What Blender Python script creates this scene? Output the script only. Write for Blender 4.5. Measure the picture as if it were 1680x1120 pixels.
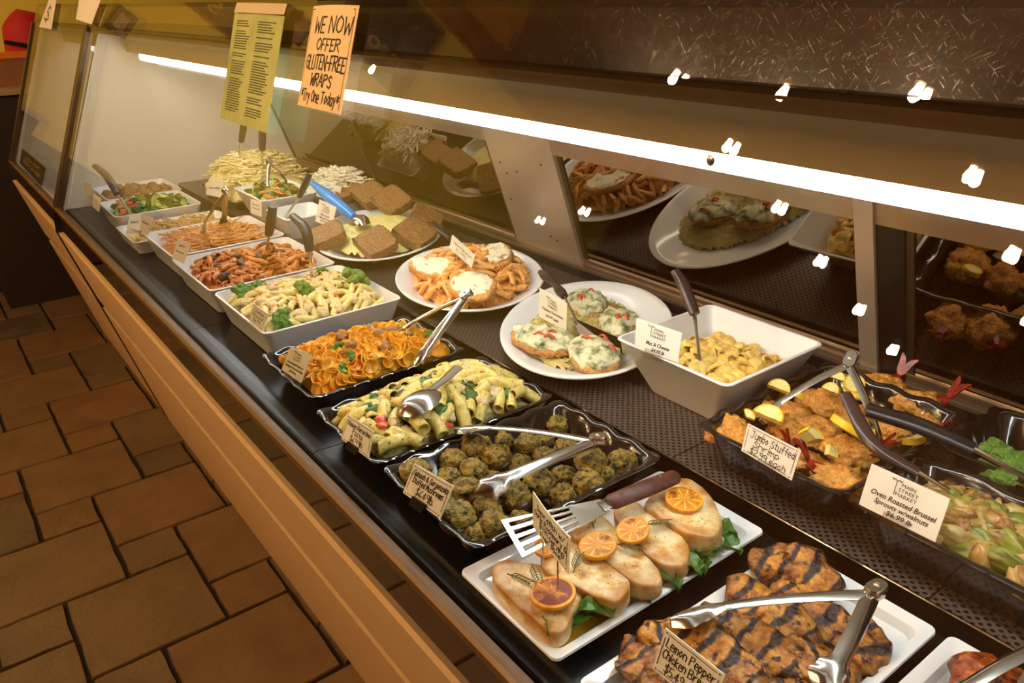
import bpy, bmesh, math, random
from mathutils import Vector, Matrix, Euler, noise

# ------------------------------------------------------------------ scene, camera, world, exposure
for o in list(bpy.data.objects):
    bpy.data.objects.remove(o)
SC = bpy.context.scene
COL = SC.collection
RND = random.Random(7)
PI = math.pi
LIFT = 0.85          # the deck of the case stands 0.85 m above the floor; coordinates below are measured from the deck
EYE = 0.62           # the eye above the deck
FPX = 1304.875       # focal length in pixels of a 1680 px wide frame
# rows: world X, Y, Z axes seen from the camera (x right, y down, z forward)
RM = ((0.60286713, 0.30988497, -0.73520237),
      (0.79755214, -0.25889127, 0.54487237),
      (-0.02148971, -0.91484786, -0.40322646))
cd = bpy.data.cameras.new('camera')
cam = bpy.data.objects.new('camera', cd)
COL.objects.link(cam)
cd.sensor_width = 36
cd.lens = FPX / 1680 * 36
cd.clip_start = 0.02
cam.matrix_world = Matrix(((RM[0][0], -RM[0][1], -RM[0][2], 0),
                           (RM[1][0], -RM[1][1], -RM[1][2], 0),
                           (RM[2][0], -RM[2][1], -RM[2][2], EYE + LIFT),
                           (0, 0, 0, 1)))
SC.camera = cam
SC.view_settings.view_transform = 'Standard'
SC.view_settings.look = 'None'
SC.view_settings.gamma = 1
SC.view_settings.use_curve_mapping = False
SC.view_settings.exposure = 0.0
wd = bpy.data.worlds.new('world')
SC.world = wd
wd.use_nodes = True
wd.node_tree.nodes['Background'].inputs[0].default_value = (1.0, 0.62, 0.32, 1)
wd.node_tree.nodes['Background'].inputs[1].default_value = 0.02
TUBE_POWER = 43.0      # radiance of the white light strip in the canopy
BULB_POWER = 1120.0     # radiance of the warm pendant bulbs


def ray(px, py):
    v = Vector((px - 840, py - 560, FPX)).normalized()
    return Vector([sum(RM[i][k] * v[k] for k in range(3)) for i in range(3)])


def W(px, py, z):                      # the point at height z above the deck on a line of sight
    d = ray(px, py)
    t = (z - EYE) / d.z
    return Vector((0, 0, EYE)) + d * t


def WY(px, py, y):                     # the point at depth y
    d = ray(px, py)
    return Vector((0, 0, EYE)) + d * (y / d.y)


def WN(px, py, p0, nrm):               # the point on a plane
    d = ray(px, py)
    c = Vector((0, 0, EYE))
    return c + d * ((Vector(p0) - c).dot(nrm) / d.dot(nrm))


# ------------------------------------------------------------------ materials
MATS = {}


def lin(c):
    if isinstance(c, str):
        c = [int(c[i:i + 2], 16) / 255 for i in (0, 2, 4)]
    return tuple(x / 12.92 if x <= 0.04045 else ((x + 0.055) / 1.055) ** 2.4 for x in c[:3]) + (1,)


def new_mat(name):
    m = bpy.data.materials.new(name)
    m.use_nodes = True
    nt = m.node_tree
    b = nt.nodes['Principled BSDF']
    MATS[name] = m
    return m, nt, b


def coords(nt, scale=1.0, kind='Object'):
    tc = nt.nodes.new('ShaderNodeTexCoord')
    mp = nt.nodes.new('ShaderNodeMapping')
    nt.links.new(tc.outputs[kind], mp.inputs[0])
    s = scale if isinstance(scale, (tuple, list)) else (scale,) * 3
    mp.inputs['Scale'].default_value = s
    # each copy of a shared shape gets its own patch of the pattern
    oi = nt.nodes.new('ShaderNodeObjectInfo')
    cb = nt.nodes.new('ShaderNodeVectorMath')
    cb.operation = 'SCALE'
    cb.inputs[0].default_value = (13.7, 7.3, 21.1)
    nt.links.new(oi.outputs['Random'], cb.inputs['Scale'])
    ad = nt.nodes.new('ShaderNodeVectorMath')
    nt.links.new(mp.outputs[0], ad.inputs[0])
    nt.links.new(cb.outputs[0], ad.inputs[1])
    return ad.outputs[0], oi


def ramp(nt, stops, src):
    r = nt.nodes.new('ShaderNodeValToRGB')
    e = r.color_ramp.elements
    while len(e) < len(stops):
        e.new(0.5)
    for i, (p, c) in enumerate(stops):
        e[i].position = p
        e[i].color = lin(c)
    nt.links.new(src, r.inputs[0])
    return r


def food(name, stops, scale=60, rough=0.45, bump=0.3, detail=4, sss=0.0, spots=None, spec=0.5, dist=0.002, vary=0.0, bscale=None, stretch=1.0):
    """mottled organic surface: noise through a colour ramp, optional darker spots, fine relief"""
    m, nt, b = new_mat(name)
    v, oi = coords(nt, stretch)
    scale = scale * 2.4
    n = nt.nodes.new('ShaderNodeTexNoise')
    n.inputs['Scale'].default_value = scale
    n.inputs['Detail'].default_value = detail
    n.inputs['Roughness'].default_value = 0.62
    nt.links.new(v, n.inputs[0])
    r = ramp(nt, stops, n.outputs[0])
    col = r.outputs[0]
    if spots:
        sc, lo, hi, c = spots
        n2 = nt.nodes.new('ShaderNodeTexNoise')
        n2.inputs['Scale'].default_value = sc * 1.8
        n2.inputs['Detail'].default_value = 4
        nt.links.new(v, n2.inputs[0])
        mr = nt.nodes.new('ShaderNodeMapRange')
        mr.inputs[1].default_value = lo
        mr.inputs[2].default_value = hi
        nt.links.new(n2.outputs[0], mr.inputs[0])
        mx = nt.nodes.new('ShaderNodeMix')
        mx.data_type = 'RGBA'
        nt.links.new(mr.outputs[0], mx.inputs[0])
        nt.links.new(col, mx.inputs[6])
        mx.inputs[7].default_value = lin(c)
        col = mx.outputs[2]
    if vary:
        hs = nt.nodes.new('ShaderNodeHueSaturation')
        mr = nt.nodes.new('ShaderNodeMapRange')
        mr.inputs[3].default_value = 1 - vary
        mr.inputs[4].default_value = 1 + vary
        nt.links.new(oi.outputs['Random'], mr.inputs[0])
        nt.links.new(mr.outputs[0], hs.inputs['Value'])
        nt.links.new(col, hs.inputs['Color'])
        col = hs.outputs[0]
    nt.links.new(col, b.inputs['Base Color'])
    b.inputs['Roughness'].default_value = rough
    b.inputs['Specular IOR Level'].default_value = spec
    if sss:
        b.inputs['Subsurface Weight'].default_value = sss
        b.inputs['Subsurface Radius'].default_value = (0.006, 0.003, 0.0015)
        b.inputs['Subsurface Scale'].default_value = 0.6
    if bump:
        n3 = nt.nodes.new('ShaderNodeTexNoise')
        n3.inputs['Scale'].default_value = bscale or scale * 2.2
        n3.inputs['Detail'].default_value = 5
        nt.links.new(v, n3.inputs[0])
        bp = nt.nodes.new('ShaderNodeBump')
        bp.inputs['Strength'].default_value = bump
        bp.inputs['Distance'].default_value = dist
        nt.links.new(n3.outputs[0], bp.inputs['Height'])
        nt.links.new(bp.outputs[0], b.inputs['Normal'])
    return m


def plain(name, c, rough=0.4, metal=0.0, spec=0.5, noise_amt=0.08, scale=20, bump=0.0, coat=0.0):
    m, nt, b = new_mat(name)
    v, oi = coords(nt)
    n = nt.nodes.new('ShaderNodeTexNoise')
    n.inputs['Scale'].default_value = scale
    n.inputs['Detail'].default_value = 4
    nt.links.new(v, n.inputs[0])
    L = lin(c)
    mx = nt.nodes.new('ShaderNodeMix')
    mx.data_type = 'RGBA'
    nt.links.new(n.outputs[0], mx.inputs[0])
    mx.inputs[6].default_value = tuple(max(0, x * (1 - noise_amt)) for x in L[:3]) + (1,)
    mx.inputs[7].default_value = tuple(min(1, x * (1 + noise_amt)) for x in L[:3]) + (1,)
    nt.links.new(mx.outputs[2], b.inputs['Base Color'])
    b.inputs['Roughness'].default_value = rough
    b.inputs['Metallic'].default_value = metal
    b.inputs['Specular IOR Level'].default_value = spec
    b.inputs['Coat Weight'].default_value = coat
    if bump:
        bp = nt.nodes.new('ShaderNodeBump')
        bp.inputs['Strength'].default_value = bump
        bp.inputs['Distance'].default_value = 0.002
        nt.links.new(n.outputs[0], bp.inputs['Height'])
        nt.links.new(bp.outputs[0], b.inputs['Normal'])
    return m


def emit(name, c, s):
    m, nt, b = new_mat(name)
    nt.nodes.remove(b)
    e = nt.nodes.new('ShaderNodeEmission')
    e.inputs[0].default_value = tuple(c) + (1,)
    e.inputs[1].default_value = s
    nt.links.new(e.outputs[0], nt.nodes['Material Output'].inputs[0])
    return m


def thin_glass(name, tint=(0.97, 0.98, 0.96), f0=0.045, rough=0.0, gain=1.0, scratch=0.0):
    """a clear sheet: see-through, with Schlick reflection on each face"""
    m, nt, b = new_mat(name)
    nt.nodes.remove(b)
    ge = nt.nodes.new('ShaderNodeNewGeometry')
    dt = nt.nodes.new('ShaderNodeVectorMath')
    dt.operation = 'DOT_PRODUCT'
    nt.links.new(ge.outputs['Normal'], dt.inputs[0])
    nt.links.new(ge.outputs['Incoming'], dt.inputs[1])

    def mth(op, a, bb=None):
        k = nt.nodes.new('ShaderNodeMath')
        k.operation = op
        for i, x in enumerate((a, bb)):
            if x is None:
                continue
            if isinstance(x, (int, float)):
                k.inputs[i].default_value = x
            else:
                nt.links.new(x, k.inputs[i])
        return k.outputs[0]
    cs = mth('ABSOLUTE', dt.outputs['Value'])
    p = mth('POWER', mth('SUBTRACT', 1.0, cs), 5.0)
    f = mth('ADD', mth('MULTIPLY', p, (1 - f0) * gain), f0)
    f = mth('MINIMUM', f, 1.0)
    tr = nt.nodes.new('ShaderNodeBsdfTransparent')
    tr.inputs[0].default_value = tuple(tint) + (1,)
    gl = nt.nodes.new('ShaderNodeBsdfGlossy')
    gl.inputs['Roughness'].default_value = rough
    if scratch:
        tc = nt.nodes.new('ShaderNodeTexCoord')
        nz = nt.nodes.new('ShaderNodeTexNoise')
        nz.inputs['Scale'].default_value = 9
        nz.inputs['Detail'].default_value = 6
        nt.links.new(tc.outputs['Object'], nz.inputs[0])
        gl.inputs['Roughness'].default_value = 0.0
    refl = gl.outputs[0]
    if scratch:
        # fine wiping scratches and dust: part of the reflection is spread out in streaks
        g2 = nt.nodes.new('ShaderNodeBsdfGlossy')
        g2.inputs['Roughness'].default_value = 0.22
        outs = []
        for rot, sc in (((0.0, 0.5, 0.0), (70, 70, 900)), ((0.0, -0.7, 0.0), (60, 60, 800)), ((0.0, 1.3, 0.0), (90, 90, 1000))):
            wn = nt.nodes.new('ShaderNodeTexNoise')
            wn.inputs['Scale'].default_value = 1.0
            wn.inputs['Detail'].default_value = 2
            mpp = nt.nodes.new('ShaderNodeMapping')
            mpp.vector_type = 'POINT'
            m0 = nt.nodes.new('ShaderNodeMapping')
            m0.inputs['Rotation'].default_value = rot
            nt.links.new(tc.outputs['Object'], m0.inputs[0])
            nt.links.new(m0.outputs[0], mpp.inputs[0])
            mpp.inputs['Scale'].default_value = sc
            nt.links.new(mpp.outputs[0], wn.inputs[0])
            outs.append(wn.outputs[0])
        k2 = nt.nodes.new('ShaderNodeMapRange')
        k2.inputs[1].default_value = 0.66
        k2.inputs[2].default_value = 0.74
        k2.inputs[3].default_value = 0.05
        k2.inputs[4].default_value = 0.75
        nt.links.new(mth('MAXIMUM', mth('MAXIMUM', outs[0], outs[1]), outs[2]), k2.inputs[0])
        mg = nt.nodes.new('ShaderNodeMixShader')
        nt.links.new(k2.outputs[0], mg.inputs[0])
        nt.links.new(gl.outputs[0], mg.inputs[1])
        nt.links.new(g2.outputs[0], mg.inputs[2])
        refl = mg.outputs[0]
    mx = nt.nodes.new('ShaderNodeMixShader')
    nt.links.new(f, mx.inputs[0])
    nt.links.new(tr.outputs[0], mx.inputs[1])
    nt.links.new(refl, mx.inputs[2])
    nt.links.new(mx.outputs[0], nt.nodes['Material Output'].inputs[0])
    return m


def wood(name, a, b_, scale=(2, 30, 30), rough=0.45):
    m, nt, b = new_mat(name)
    v, oi = coords(nt, scale)
    n = nt.nodes.new('ShaderNodeTexNoise')
    n.inputs['Scale'].default_value = 2
    n.inputs['Detail'].default_value = 6
    n.inputs['Distortion'].default_value = 0.6
    nt.links.new(v, n.inputs[0])
    r = ramp(nt, [(0.3, a), (0.7, b_)], n.outputs[0])
    nt.links.new(r.outputs[0], b.inputs['Base Color'])
    b.inputs['Roughness'].default_value = rough
    bp = nt.nodes.new('ShaderNodeBump')
    bp.inputs['Strength'].default_value = 0.15
    nt.links.new(n.outputs[0], bp.inputs['Height'])
    nt.links.new(bp.outputs[0], b.inputs['Normal'])
    return m


# ------------------------------------------------------------------ mesh and object helpers
def mesh(name, verts, faces, mats=None, smooth=True, sharp=None):
    me = bpy.data.meshes.new(name)
    me.from_pydata([tuple(v) for v in verts], [], faces)
    if mats:
        for m in (mats if isinstance(mats, (list, tuple)) else [mats]):
            me.materials.append(m)
    if smooth:
        me.polygons.foreach_set('use_smooth', [True] * len(me.polygons))
        if sharp:
            me.set_sharp_from_angle(angle=math.radians(sharp))
    me.update()
    return me


def put(name, me, parent=None, loc=(0, 0, 0), rot=None, scale=None):
    o = bpy.data.objects.new(name, me)
    COL.objects.link(o)
    if parent is not None:
        o.parent = parent
    o.location = loc
    if rot is not None:
        o.rotation_euler = rot
    if scale is not None:
        o.scale = (scale,) * 3 if isinstance(scale, (int, float)) else scale
    return o


def tag(o, label, cat, group=None, kind=None):
    o['label'] = label
    o['category'] = cat
    if group:
        o['group'] = group
    if kind:
        o['kind'] = kind
    return o


def thing(name, label, cat, loc=(0, 0, 0), rot=None, group=None):
    return tag(put(name, None, None, loc, rot), label, cat, group)


class MB:
    """collects shapes of ONE piece"""

    def __init__(s):
        s.v, s.f = [], []

    def add(s, v, f):
        k = len(s.v)
        s.v += [Vector(p) for p in v]
        s.f += [tuple(i + k for i in q) for q in f]
        return s

    def box(s, lo, hi):
        x0, y0, z0 = lo
        x1, y1, z1 = hi
        return s.add([(x0, y0, z0), (x1, y0, z0), (x1, y1, z0), (x0, y1, z0), (x0, y0, z1), (x1, y0, z1), (x1, y1, z1), (x0, y1, z1)],
                     [(0, 3, 2, 1), (4, 5, 6, 7), (0, 1, 5, 4), (1, 2, 6, 5), (2, 3, 7, 6), (3, 0, 4, 7)])

    def prism_x(s, prof, x0, x1):            # a (y, z) profile swept along the length of the case
        n = len(prof)
        v = [(x0, y, z) for y, z in prof] + [(x1, y, z) for y, z in prof]
        f = [(i, (i + 1) % n, n + (i + 1) % n, n + i) for i in range(n)]
        return s.add(v, f + [tuple(range(n - 1, -1, -1)), tuple(range(n, 2 * n))])

    def slab(s, quad, th, nrm=None):         # four points given thickness against their normal
        q = [Vector(p) for p in quad]
        nn = (q[1] - q[0]).cross(q[3] - q[0]).normalized() if nrm is None else Vector(nrm)
        return s.add(q + [p - nn * th for p in q], [(0, 1, 2, 3), (7, 6, 5, 4), (0, 4, 5, 1), (1, 5, 6, 2), (2, 6, 7, 3), (3, 7, 4, 0)])

    def rings(s, R, cap0=True, cap1=True, closed=True):
        n = len(R[0])
        v = [p for r in R for p in r]
        f = []
        for k in range(len(R) - 1):
            for i in range(n if closed else n - 1):
                j = (i + 1) % n
                f.append((k * n + i, k * n + j, (k + 1) * n + j, (k + 1) * n + i))
        if cap0:
            f.append(tuple(range(n - 1, -1, -1)))
        if cap1:
            f.append(tuple(range((len(R) - 1) * n, len(R) * n)))
        return s.add(v, f)

    def tube(s, path, rad, n=10, up=None):
        path = [Vector(p) for p in path]
        if not isinstance(rad, (list, tuple)):
            rad = [rad] * len(path)
        R = []
        for i, p in enumerate(path):
            t = (path[min(i + 1, len(path) - 1)] - path[max(i - 1, 0)]).normalized()
            a = Vector(up) if up else (Vector((0, 0, 1)) if abs(t.z) < 0.9 else Vector((1, 0, 0)))
            u = t.cross(a).normalized()
            w = u.cross(t).normalized()
            r = rad[i]
            ra, rb = r if isinstance(r, tuple) else (r, r)
            R.append([p + u * (ra * math.cos(2 * PI * k / n)) + w * (rb * math.sin(2 * PI * k / n)) for k in range(n)])
        return s.rings(R)

    def lathe(s, prof, n=24, c=(0, 0, 0), cap0=True, cap1=True):
        c = Vector(c)
        R = [[c + Vector((r * math.cos(2 * PI * k / n), r * math.sin(2 * PI * k / n), z)) for k in range(n)] for r, z in prof]
        return s.rings(R, cap0, cap1)

    def mesh(s, name, mat, smooth=True, sharp=35):
        return mesh(name, s.v, s.f, mat, smooth, sharp)

    def put(s, name, mat, parent=None, smooth=True, sharp=35, origin=None):
        if origin is None and s.v and parent is None:
            origin = Vector((sum(p.x for p in s.v) / len(s.v), sum(p.y for p in s.v) / len(s.v), min(p.z for p in s.v)))
        if origin is not None:
            origin = Vector(origin)
            me = mesh(name, [p - origin for p in s.v], s.f, mat, smooth, sharp)
            return put(name, me, parent, origin if parent is None else origin)
        return put(name, s.mesh(name, mat, smooth, sharp), parent)


def smoothpath(pts, n=6):
    """Catmull-Rom through points"""
    P = [Vector(p) for p in pts]
    P = [P[0] * 2 - P[1]] + P + [P[-1] * 2 - P[-2]]
    out = []
    for i in range(1, len(P) - 2):
        for k in range(n):
            t = k / n
            a, b, c, d = P[i - 1], P[i], P[i + 1], P[i + 2]
            out.append(0.5 * ((2 * b) + (c - a) * t + (2 * a - 5 * b + 4 * c - d) * t * t + (3 * b - a - 3 * c + d) * t ** 3))
    out.append(P[-2])
    return out


def rrect(w, l, r, n=6, cx=0, cy=0, z=0, seg=1):
    """rounded rectangle ring; seg extra points along the straight sides"""
    pts = []
    cs = [(w / 2 - r, l / 2 - r, 0), (-w / 2 + r, l / 2 - r, 90), (-w / 2 + r, -l / 2 + r, 180), (w / 2 - r, -l / 2 + r, 270)]
    for k, (x, y, a0) in enumerate(cs):
        arc = [(x + r * math.cos(math.radians(a0 + 90 * i / n)), y + r * math.sin(math.radians(a0 + 90 * i / n))) for i in range(n + 1)]
        pts += arc
        nx, ny, na = cs[(k + 1) % 4]
        e = (nx + r * math.cos(math.radians(na)), ny + r * math.sin(math.radians(na)))
        s_ = arc[-1]
        for i in range(1, seg):
            t = i / seg
            pts.append((s_[0] * (1 - t) + e[0] * t, s_[1] * (1 - t) + e[1] * t))
    return [Vector((cx + x, cy + y, z)) for x, y in pts]


def nz(p, s=1.0, seed=0):
    return noise.noise(Vector(p) * s + Vector((seed * 3.1, seed * 1.7, seed * 5.3)))


def pad(outline, T, rings=7, power=3.0, amp=0.0, nscale=60, seed=0, bottom=True, tilt=None, crown=0.0, crisp=False):
    """a thick rounded slab over a star-shaped outline (list of (x, y) about 0,0): steaks, slices, cutlets"""
    n = len(outline)
    V, R = [], []
    prof = []
    for k in range(rings + 1):
        t = k / rings
        s_ = math.sin(t * PI / 2) ** 0.8 if k else 0.0
        prof.append(s_)
    prof = prof[1:]
    for s_ in prof:
        h = T * max(0.0, 1 - s_ ** power) ** (1 / power) if s_ < 1 else 0.0
        h = T * (0.45 + 0.55 * h / T) + crown * (1 - s_ * s_)
        R.append([Vector((x * s_, y * s_, h)) for x, y in outline])
    if crisp:                       # a flat cut face with a tight edge
        for k, s_ in enumerate(prof):
            f_ = (k + 1) / rings
            q = 0.96 * min(1.0, f_ / (1 - 2 / rings)) if k < rings - 2 else (0.985 if k == rings - 2 else 1.0)
            z_ = T if k < rings - 2 else (T * 0.96 if k == rings - 2 else T * 0.84)
            R[k] = [Vector((x * q, y * q, z_ + crown * (1 - q * q))) for x, y in outline]
    R.append([Vector((x * 1.0, y * 1.0, T * 0.25)) for x, y in outline])
    R.append([Vector((x * 0.93, y * 0.93, 0)) for x, y in outline])
    V = [Vector((0, 0, T + crown))] + [p for r in R for p in r]
    F = [(0, 1 + i, 1 + (i + 1) % n) for i in range(n)]
    for k in range(len(R) - 1):
        for i in range(n):
            j = (i + 1) % n
            F.append((1 + k * n + i, 1 + (k + 1) * n + i, 1 + (k + 1) * n + j, 1 + k * n + j))
    F.append(tuple(1 + (len(R) - 1) * n + (n - 1 - i) for i in range(n))[::-1][::-1])
    if amp:
        for p in V:
            d = Vector((nz(p, nscale, seed), nz(p, nscale, seed + 9), nz(p, nscale, seed + 17)))
            d2 = Vector((nz(p, nscale * 2.6, seed + 3), nz(p, nscale * 2.6, seed + 12), nz(p, nscale * 2.6, seed + 21)))
            p += (d + d2 * 0.45) * amp
    return V, F


def blob(r, sub=3, amp=0.2, nscale=40, seed=0, squash=(1, 1, 1), amp2=0.0):
    bm = bmesh.new()
    bmesh.ops.create_icosphere(bm, subdivisions=sub, radius=1.0)
    V = []
    for v in bm.verts:
        d = v.co.normalized()
        q = d * r
        k = 1 + amp * nz(q, nscale, seed) + amp2 * nz(q, nscale * 3, seed + 5)
        V.append(Vector((q.x * k * squash[0], q.y * k * squash[1], q.z * k * squash[2])))
    F = [tuple(x.index for x in f.verts) for f in bm.faces]
    bm.free()
    return V, F


def ngon(pts, k=4):
    """subdivide and round a polygon outline of (x, y) points with Catmull-Rom"""
    P = [Vector((x, y, 0)) for x, y in pts]
    n = len(P)
    out = []
    for i in range(n):
        a, b, c, d = P[i - 1], P[i], P[(i + 1) % n], P[(i + 2) % n]
        for j in range(k):
            t = j / k
            q = 0.5 * ((2 * b) + (c - a) * t + (2 * a - 5 * b + 4 * c - d) * t * t + (3 * b - a - 3 * c + d) * t ** 3)
            out.append((q.x, q.y))
    return out
# ------------------------------------------------------------------ shared materials
M_white = plain('white_melamine', 'ECEAE6', 0.22, spec=0.5, noise_amt=0.02)
M_plate = plain('white_china', 'F0F0EF', 0.12, spec=0.5, noise_amt=0.02, coat=0.3)
M_blackware = plain('black_acrylic', '17110D', 0.12, spec=0.6, noise_amt=0.2, coat=0.4)
M_deck = plain('black_deck', '0D0C0B', 0.34, spec=0.3, noise_amt=0.3, bump=0.04, scale=200)
M_steel = plain('polished_steel', 'C9C7C2', 0.16, metal=1.0, noise_amt=0.05)
M_brushed = plain('brushed_steel', 'B79E83', 0.34, metal=0.85, noise_amt=0.18, scale=14)
M_panelsteel = plain('satin_steel_panel', 'C4AC93', 0.36, metal=0.55, noise_amt=0.12, scale=7)
M_blackplastic = plain('black_plastic', '1B1B1B', 0.28, noise_amt=0.15)
M_greyplastic = plain('grey_plastic_grip', '3A3835', 0.4, noise_amt=0.15)
M_brownplastic = plain('brown_plastic', '3A2A26', 0.25, noise_amt=0.15)
M_blue = plain('blue_plastic', '1C86D8', 0.3, noise_amt=0.06)
M_paper = plain('card_paper', 'E9DFCB', 0.6, noise_amt=0.03)
M_paperwhite = plain('print_paper', 'F1EBDD', 0.55, noise_amt=0.02)
M_ink = plain('ink', '1A1512', 0.7, noise_amt=0.0)
M_bronze = plain('bronze_rail', '5B4A34', 0.3, metal=0.7, noise_amt=0.2)
M_railwood = plain('brown_rail', '6B4E2B', 0.35, metal=0.3, noise_amt=0.2)
M_tan = plain('tan_laminate', 'DDB680', 0.42, noise_amt=0.04)
M_dark = plain('dark_trim', '14100C', 0.4, noise_amt=0.1)
M_kick = plain('dark_glossy_panel', '1E130B', 0.06, spec=0.8, noise_amt=0.1, coat=1.0)
M_fascia = plain('olive_canopy', 'A58A5C', 0.4, metal=0.15, noise_amt=0.06, scale=6)
M_inner = plain('white_liner', 'E7E2D2', 0.45, noise_amt=0.03)
M_glass = thin_glass('case_glass')
M_glasstop = thin_glass('scratched_glass', tint=(0.9, 0.86, 0.8), f0=0.085, scratch=1.0)
M_sleeve = thin_glass('clear_plastic', tint=(0.97, 0.96, 0.93), f0=0.06)
M_clip = thin_glass('clear_clip', tint=(0.86, 0.86, 0.88), f0=0.12)
M_tube = emit('light_strip', (0.93, 0.97, 1.0), TUBE_POWER)
M_bulb = emit('warm_bulb', (1.0, 0.66, 0.34), BULB_POWER)
M_yellow = plain('olive_yellow_paint', 'E0CC4A', 0.6, noise_amt=0.06)
M_ceil = wood('dark_wood_ceiling', '7A4A1E', 'B07A38', (1, 14, 14))
M_brownwall = wood('brown_wood_wall', '6E3E18', 'A06A2E', (12, 2, 2))
M_darkwall = wood('dark_wood_wall', '1E100A', '342012', (6, 2, 2))
M_darkboard = plain('dark_board', '2A1A12', 0.6, noise_amt=0.2)
M_red = plain('dark_red_paint', '7A1712', 0.5, noise_amt=0.1)
M_lettering = plain('ochre_lettering', 'C89A4E', 0.6, noise_amt=0.05)
M_louver = plain('ochre_louver', 'C58A2E', 0.5, noise_amt=0.1)
M_woodframe = wood('wood_frame', '6A3C16', '9A6228', (3, 3, 30))
M_handlewood = wood('dark_handle_wood', '3A1A10', '64301C', (6, 60, 60))


def tile_material():
    m, nt, b = new_mat('slate_floor_tile')
    v, oi = coords(nt)
    n = nt.nodes.new('ShaderNodeTexNoise')
    n.inputs['Scale'].default_value = 7
    n.inputs['Detail'].default_value = 7
    n.inputs['Distortion'].default_value = 0.7
    nt.links.new(v, n.inputs[0])
    r1 = ramp(nt, [(0.3, '4A3C28'), (0.5, '645034'), (0.75, '7A6442')], n.outputs[0])
    r2 = ramp(nt, [(0.0, '443B30'), (0.3, '6A5636'), (0.6, '7C5430'), (1.0, '6E522E')], oi.outputs['Random'])
    mx = nt.nodes.new('ShaderNodeMix')
    mx.data_type = 'RGBA'
    mx.inputs[0].default_value = 0.55
    nt.links.new(r1.outputs[0], mx.inputs[6])
    nt.links.new(r2.outputs[0], mx.inputs[7])
    nt.links.new(mx.outputs[2], b.inputs['Base Color'])
    b.inputs['Roughness'].default_value = 0.42
    n2 = nt.nodes.new('ShaderNodeTexNoise')
    n2.inputs['Scale'].default_value = 5
    n2.inputs['Detail'].default_value = 10
    n2.inputs['Roughness'].default_value = 0.62
    nt.links.new(v, n2.inputs[0])
    bp = nt.nodes.new('ShaderNodeBump')
    bp.inputs['Strength'].default_value = 0.55
    bp.inputs['Distance'].default_value = 0.012
    nt.links.new(n2.outputs[0], bp.inputs['Height'])
    n3 = nt.nodes.new('ShaderNodeTexNoise')
    n3.inputs['Scale'].default_value = 60
    n3.inputs['Detail'].default_value = 8
    nt.links.new(v, n3.inputs[0])
    b2 = nt.nodes.new('ShaderNodeBump')
    b2.inputs['Strength'].default_value = 0.35
    b2.inputs['Distance'].default_value = 0.003
    nt.links.new(n3.outputs[0], b2.inputs['Height'])
    nt.links.new(bp.outputs[0], b2.inputs['Normal'])
    nt.links.new(b2.outputs[0], b.inputs['Normal'])
    return m


def mesh_deck_material():
    """black perforated sheet: round holes in a staggered grid"""
    m, nt, b = new_mat('perforated_black_sheet')
    tc = nt.nodes.new('ShaderNodeTexCoord')
    vo = nt.nodes.new('ShaderNodeTexVoronoi')
    vo.inputs['Scale'].default_value = 125
    vo.inputs['Randomness'].default_value = 0.0
    mp = nt.nodes.new('ShaderNodeMapping')
    mp.inputs['Rotation'].default_value = (0, 0, PI / 4)
    nt.links.new(tc.outputs['Object'], mp.inputs[0])
    nt.links.new(mp.outputs[0], vo.inputs['Vector'])
    vo.voronoi_dimensions = '2D'
    mr = nt.nodes.new('ShaderNodeMapRange')
    mr.inputs[1].default_value = 0.27
    mr.inputs[2].default_value = 0.33
    nt.links.new(vo.outputs['Distance'], mr.inputs[0])
    mx = nt.nodes.new('ShaderNodeMix')
    mx.data_type = 'RGBA'
    mx.inputs[6].default_value = (0.004, 0.003, 0.003, 1)
    mx.inputs[7].default_value = lin('5E5046')
    nt.links.new(mr.outputs[0], mx.inputs[0])
    nt.links.new(mx.outputs[2], b.inputs['Base Color'])
    b.inputs['Roughness'].default_value = 0.3
    b.inputs['Metallic'].default_value = 0.3
    bp = nt.nodes.new('ShaderNodeBump')
    bp.inputs['Strength'].default_value = 0.6
    bp.inputs['Distance'].default_value = 0.001
    nt.links.new(mr.outputs[0], bp.inputs['Height'])
    nt.links.new(bp.outputs[0], b.inputs['Normal'])
    return m


def mirror_material():
    m, nt, b = new_mat('smoked_mirror')
    b.inputs['Metallic'].default_value = 1.0
    b.inputs['Roughness'].default_value = 0.025
    v, oi = coords(nt)
    n = nt.nodes.new('ShaderNodeTexNoise')
    n.inputs['Scale'].default_value = 3
    n.inputs['Detail'].default_value = 8
    nt.links.new(v, n.inputs[0])
    r = ramp(nt, [(0.3, '867C6C'), (0.7, '96897A')], n.outputs[0])
    nt.links.new(r.outputs[0], b.inputs['Base Color'])
    return m


M_tile = tile_material()
M_meshdeck = mesh_deck_material()
M_mirror = mirror_material()

# ------------------------------------------------------------------ the room
FZ = -LIFT
XW = -5.3      # far end wall


def struct(name, mb, mat, label, cat, smooth=False):
    o = mb.put(name, mat, smooth=smooth)
    o['kind'] = 'structure'
    o['label'] = label
    o['category'] = cat
    return o


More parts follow.
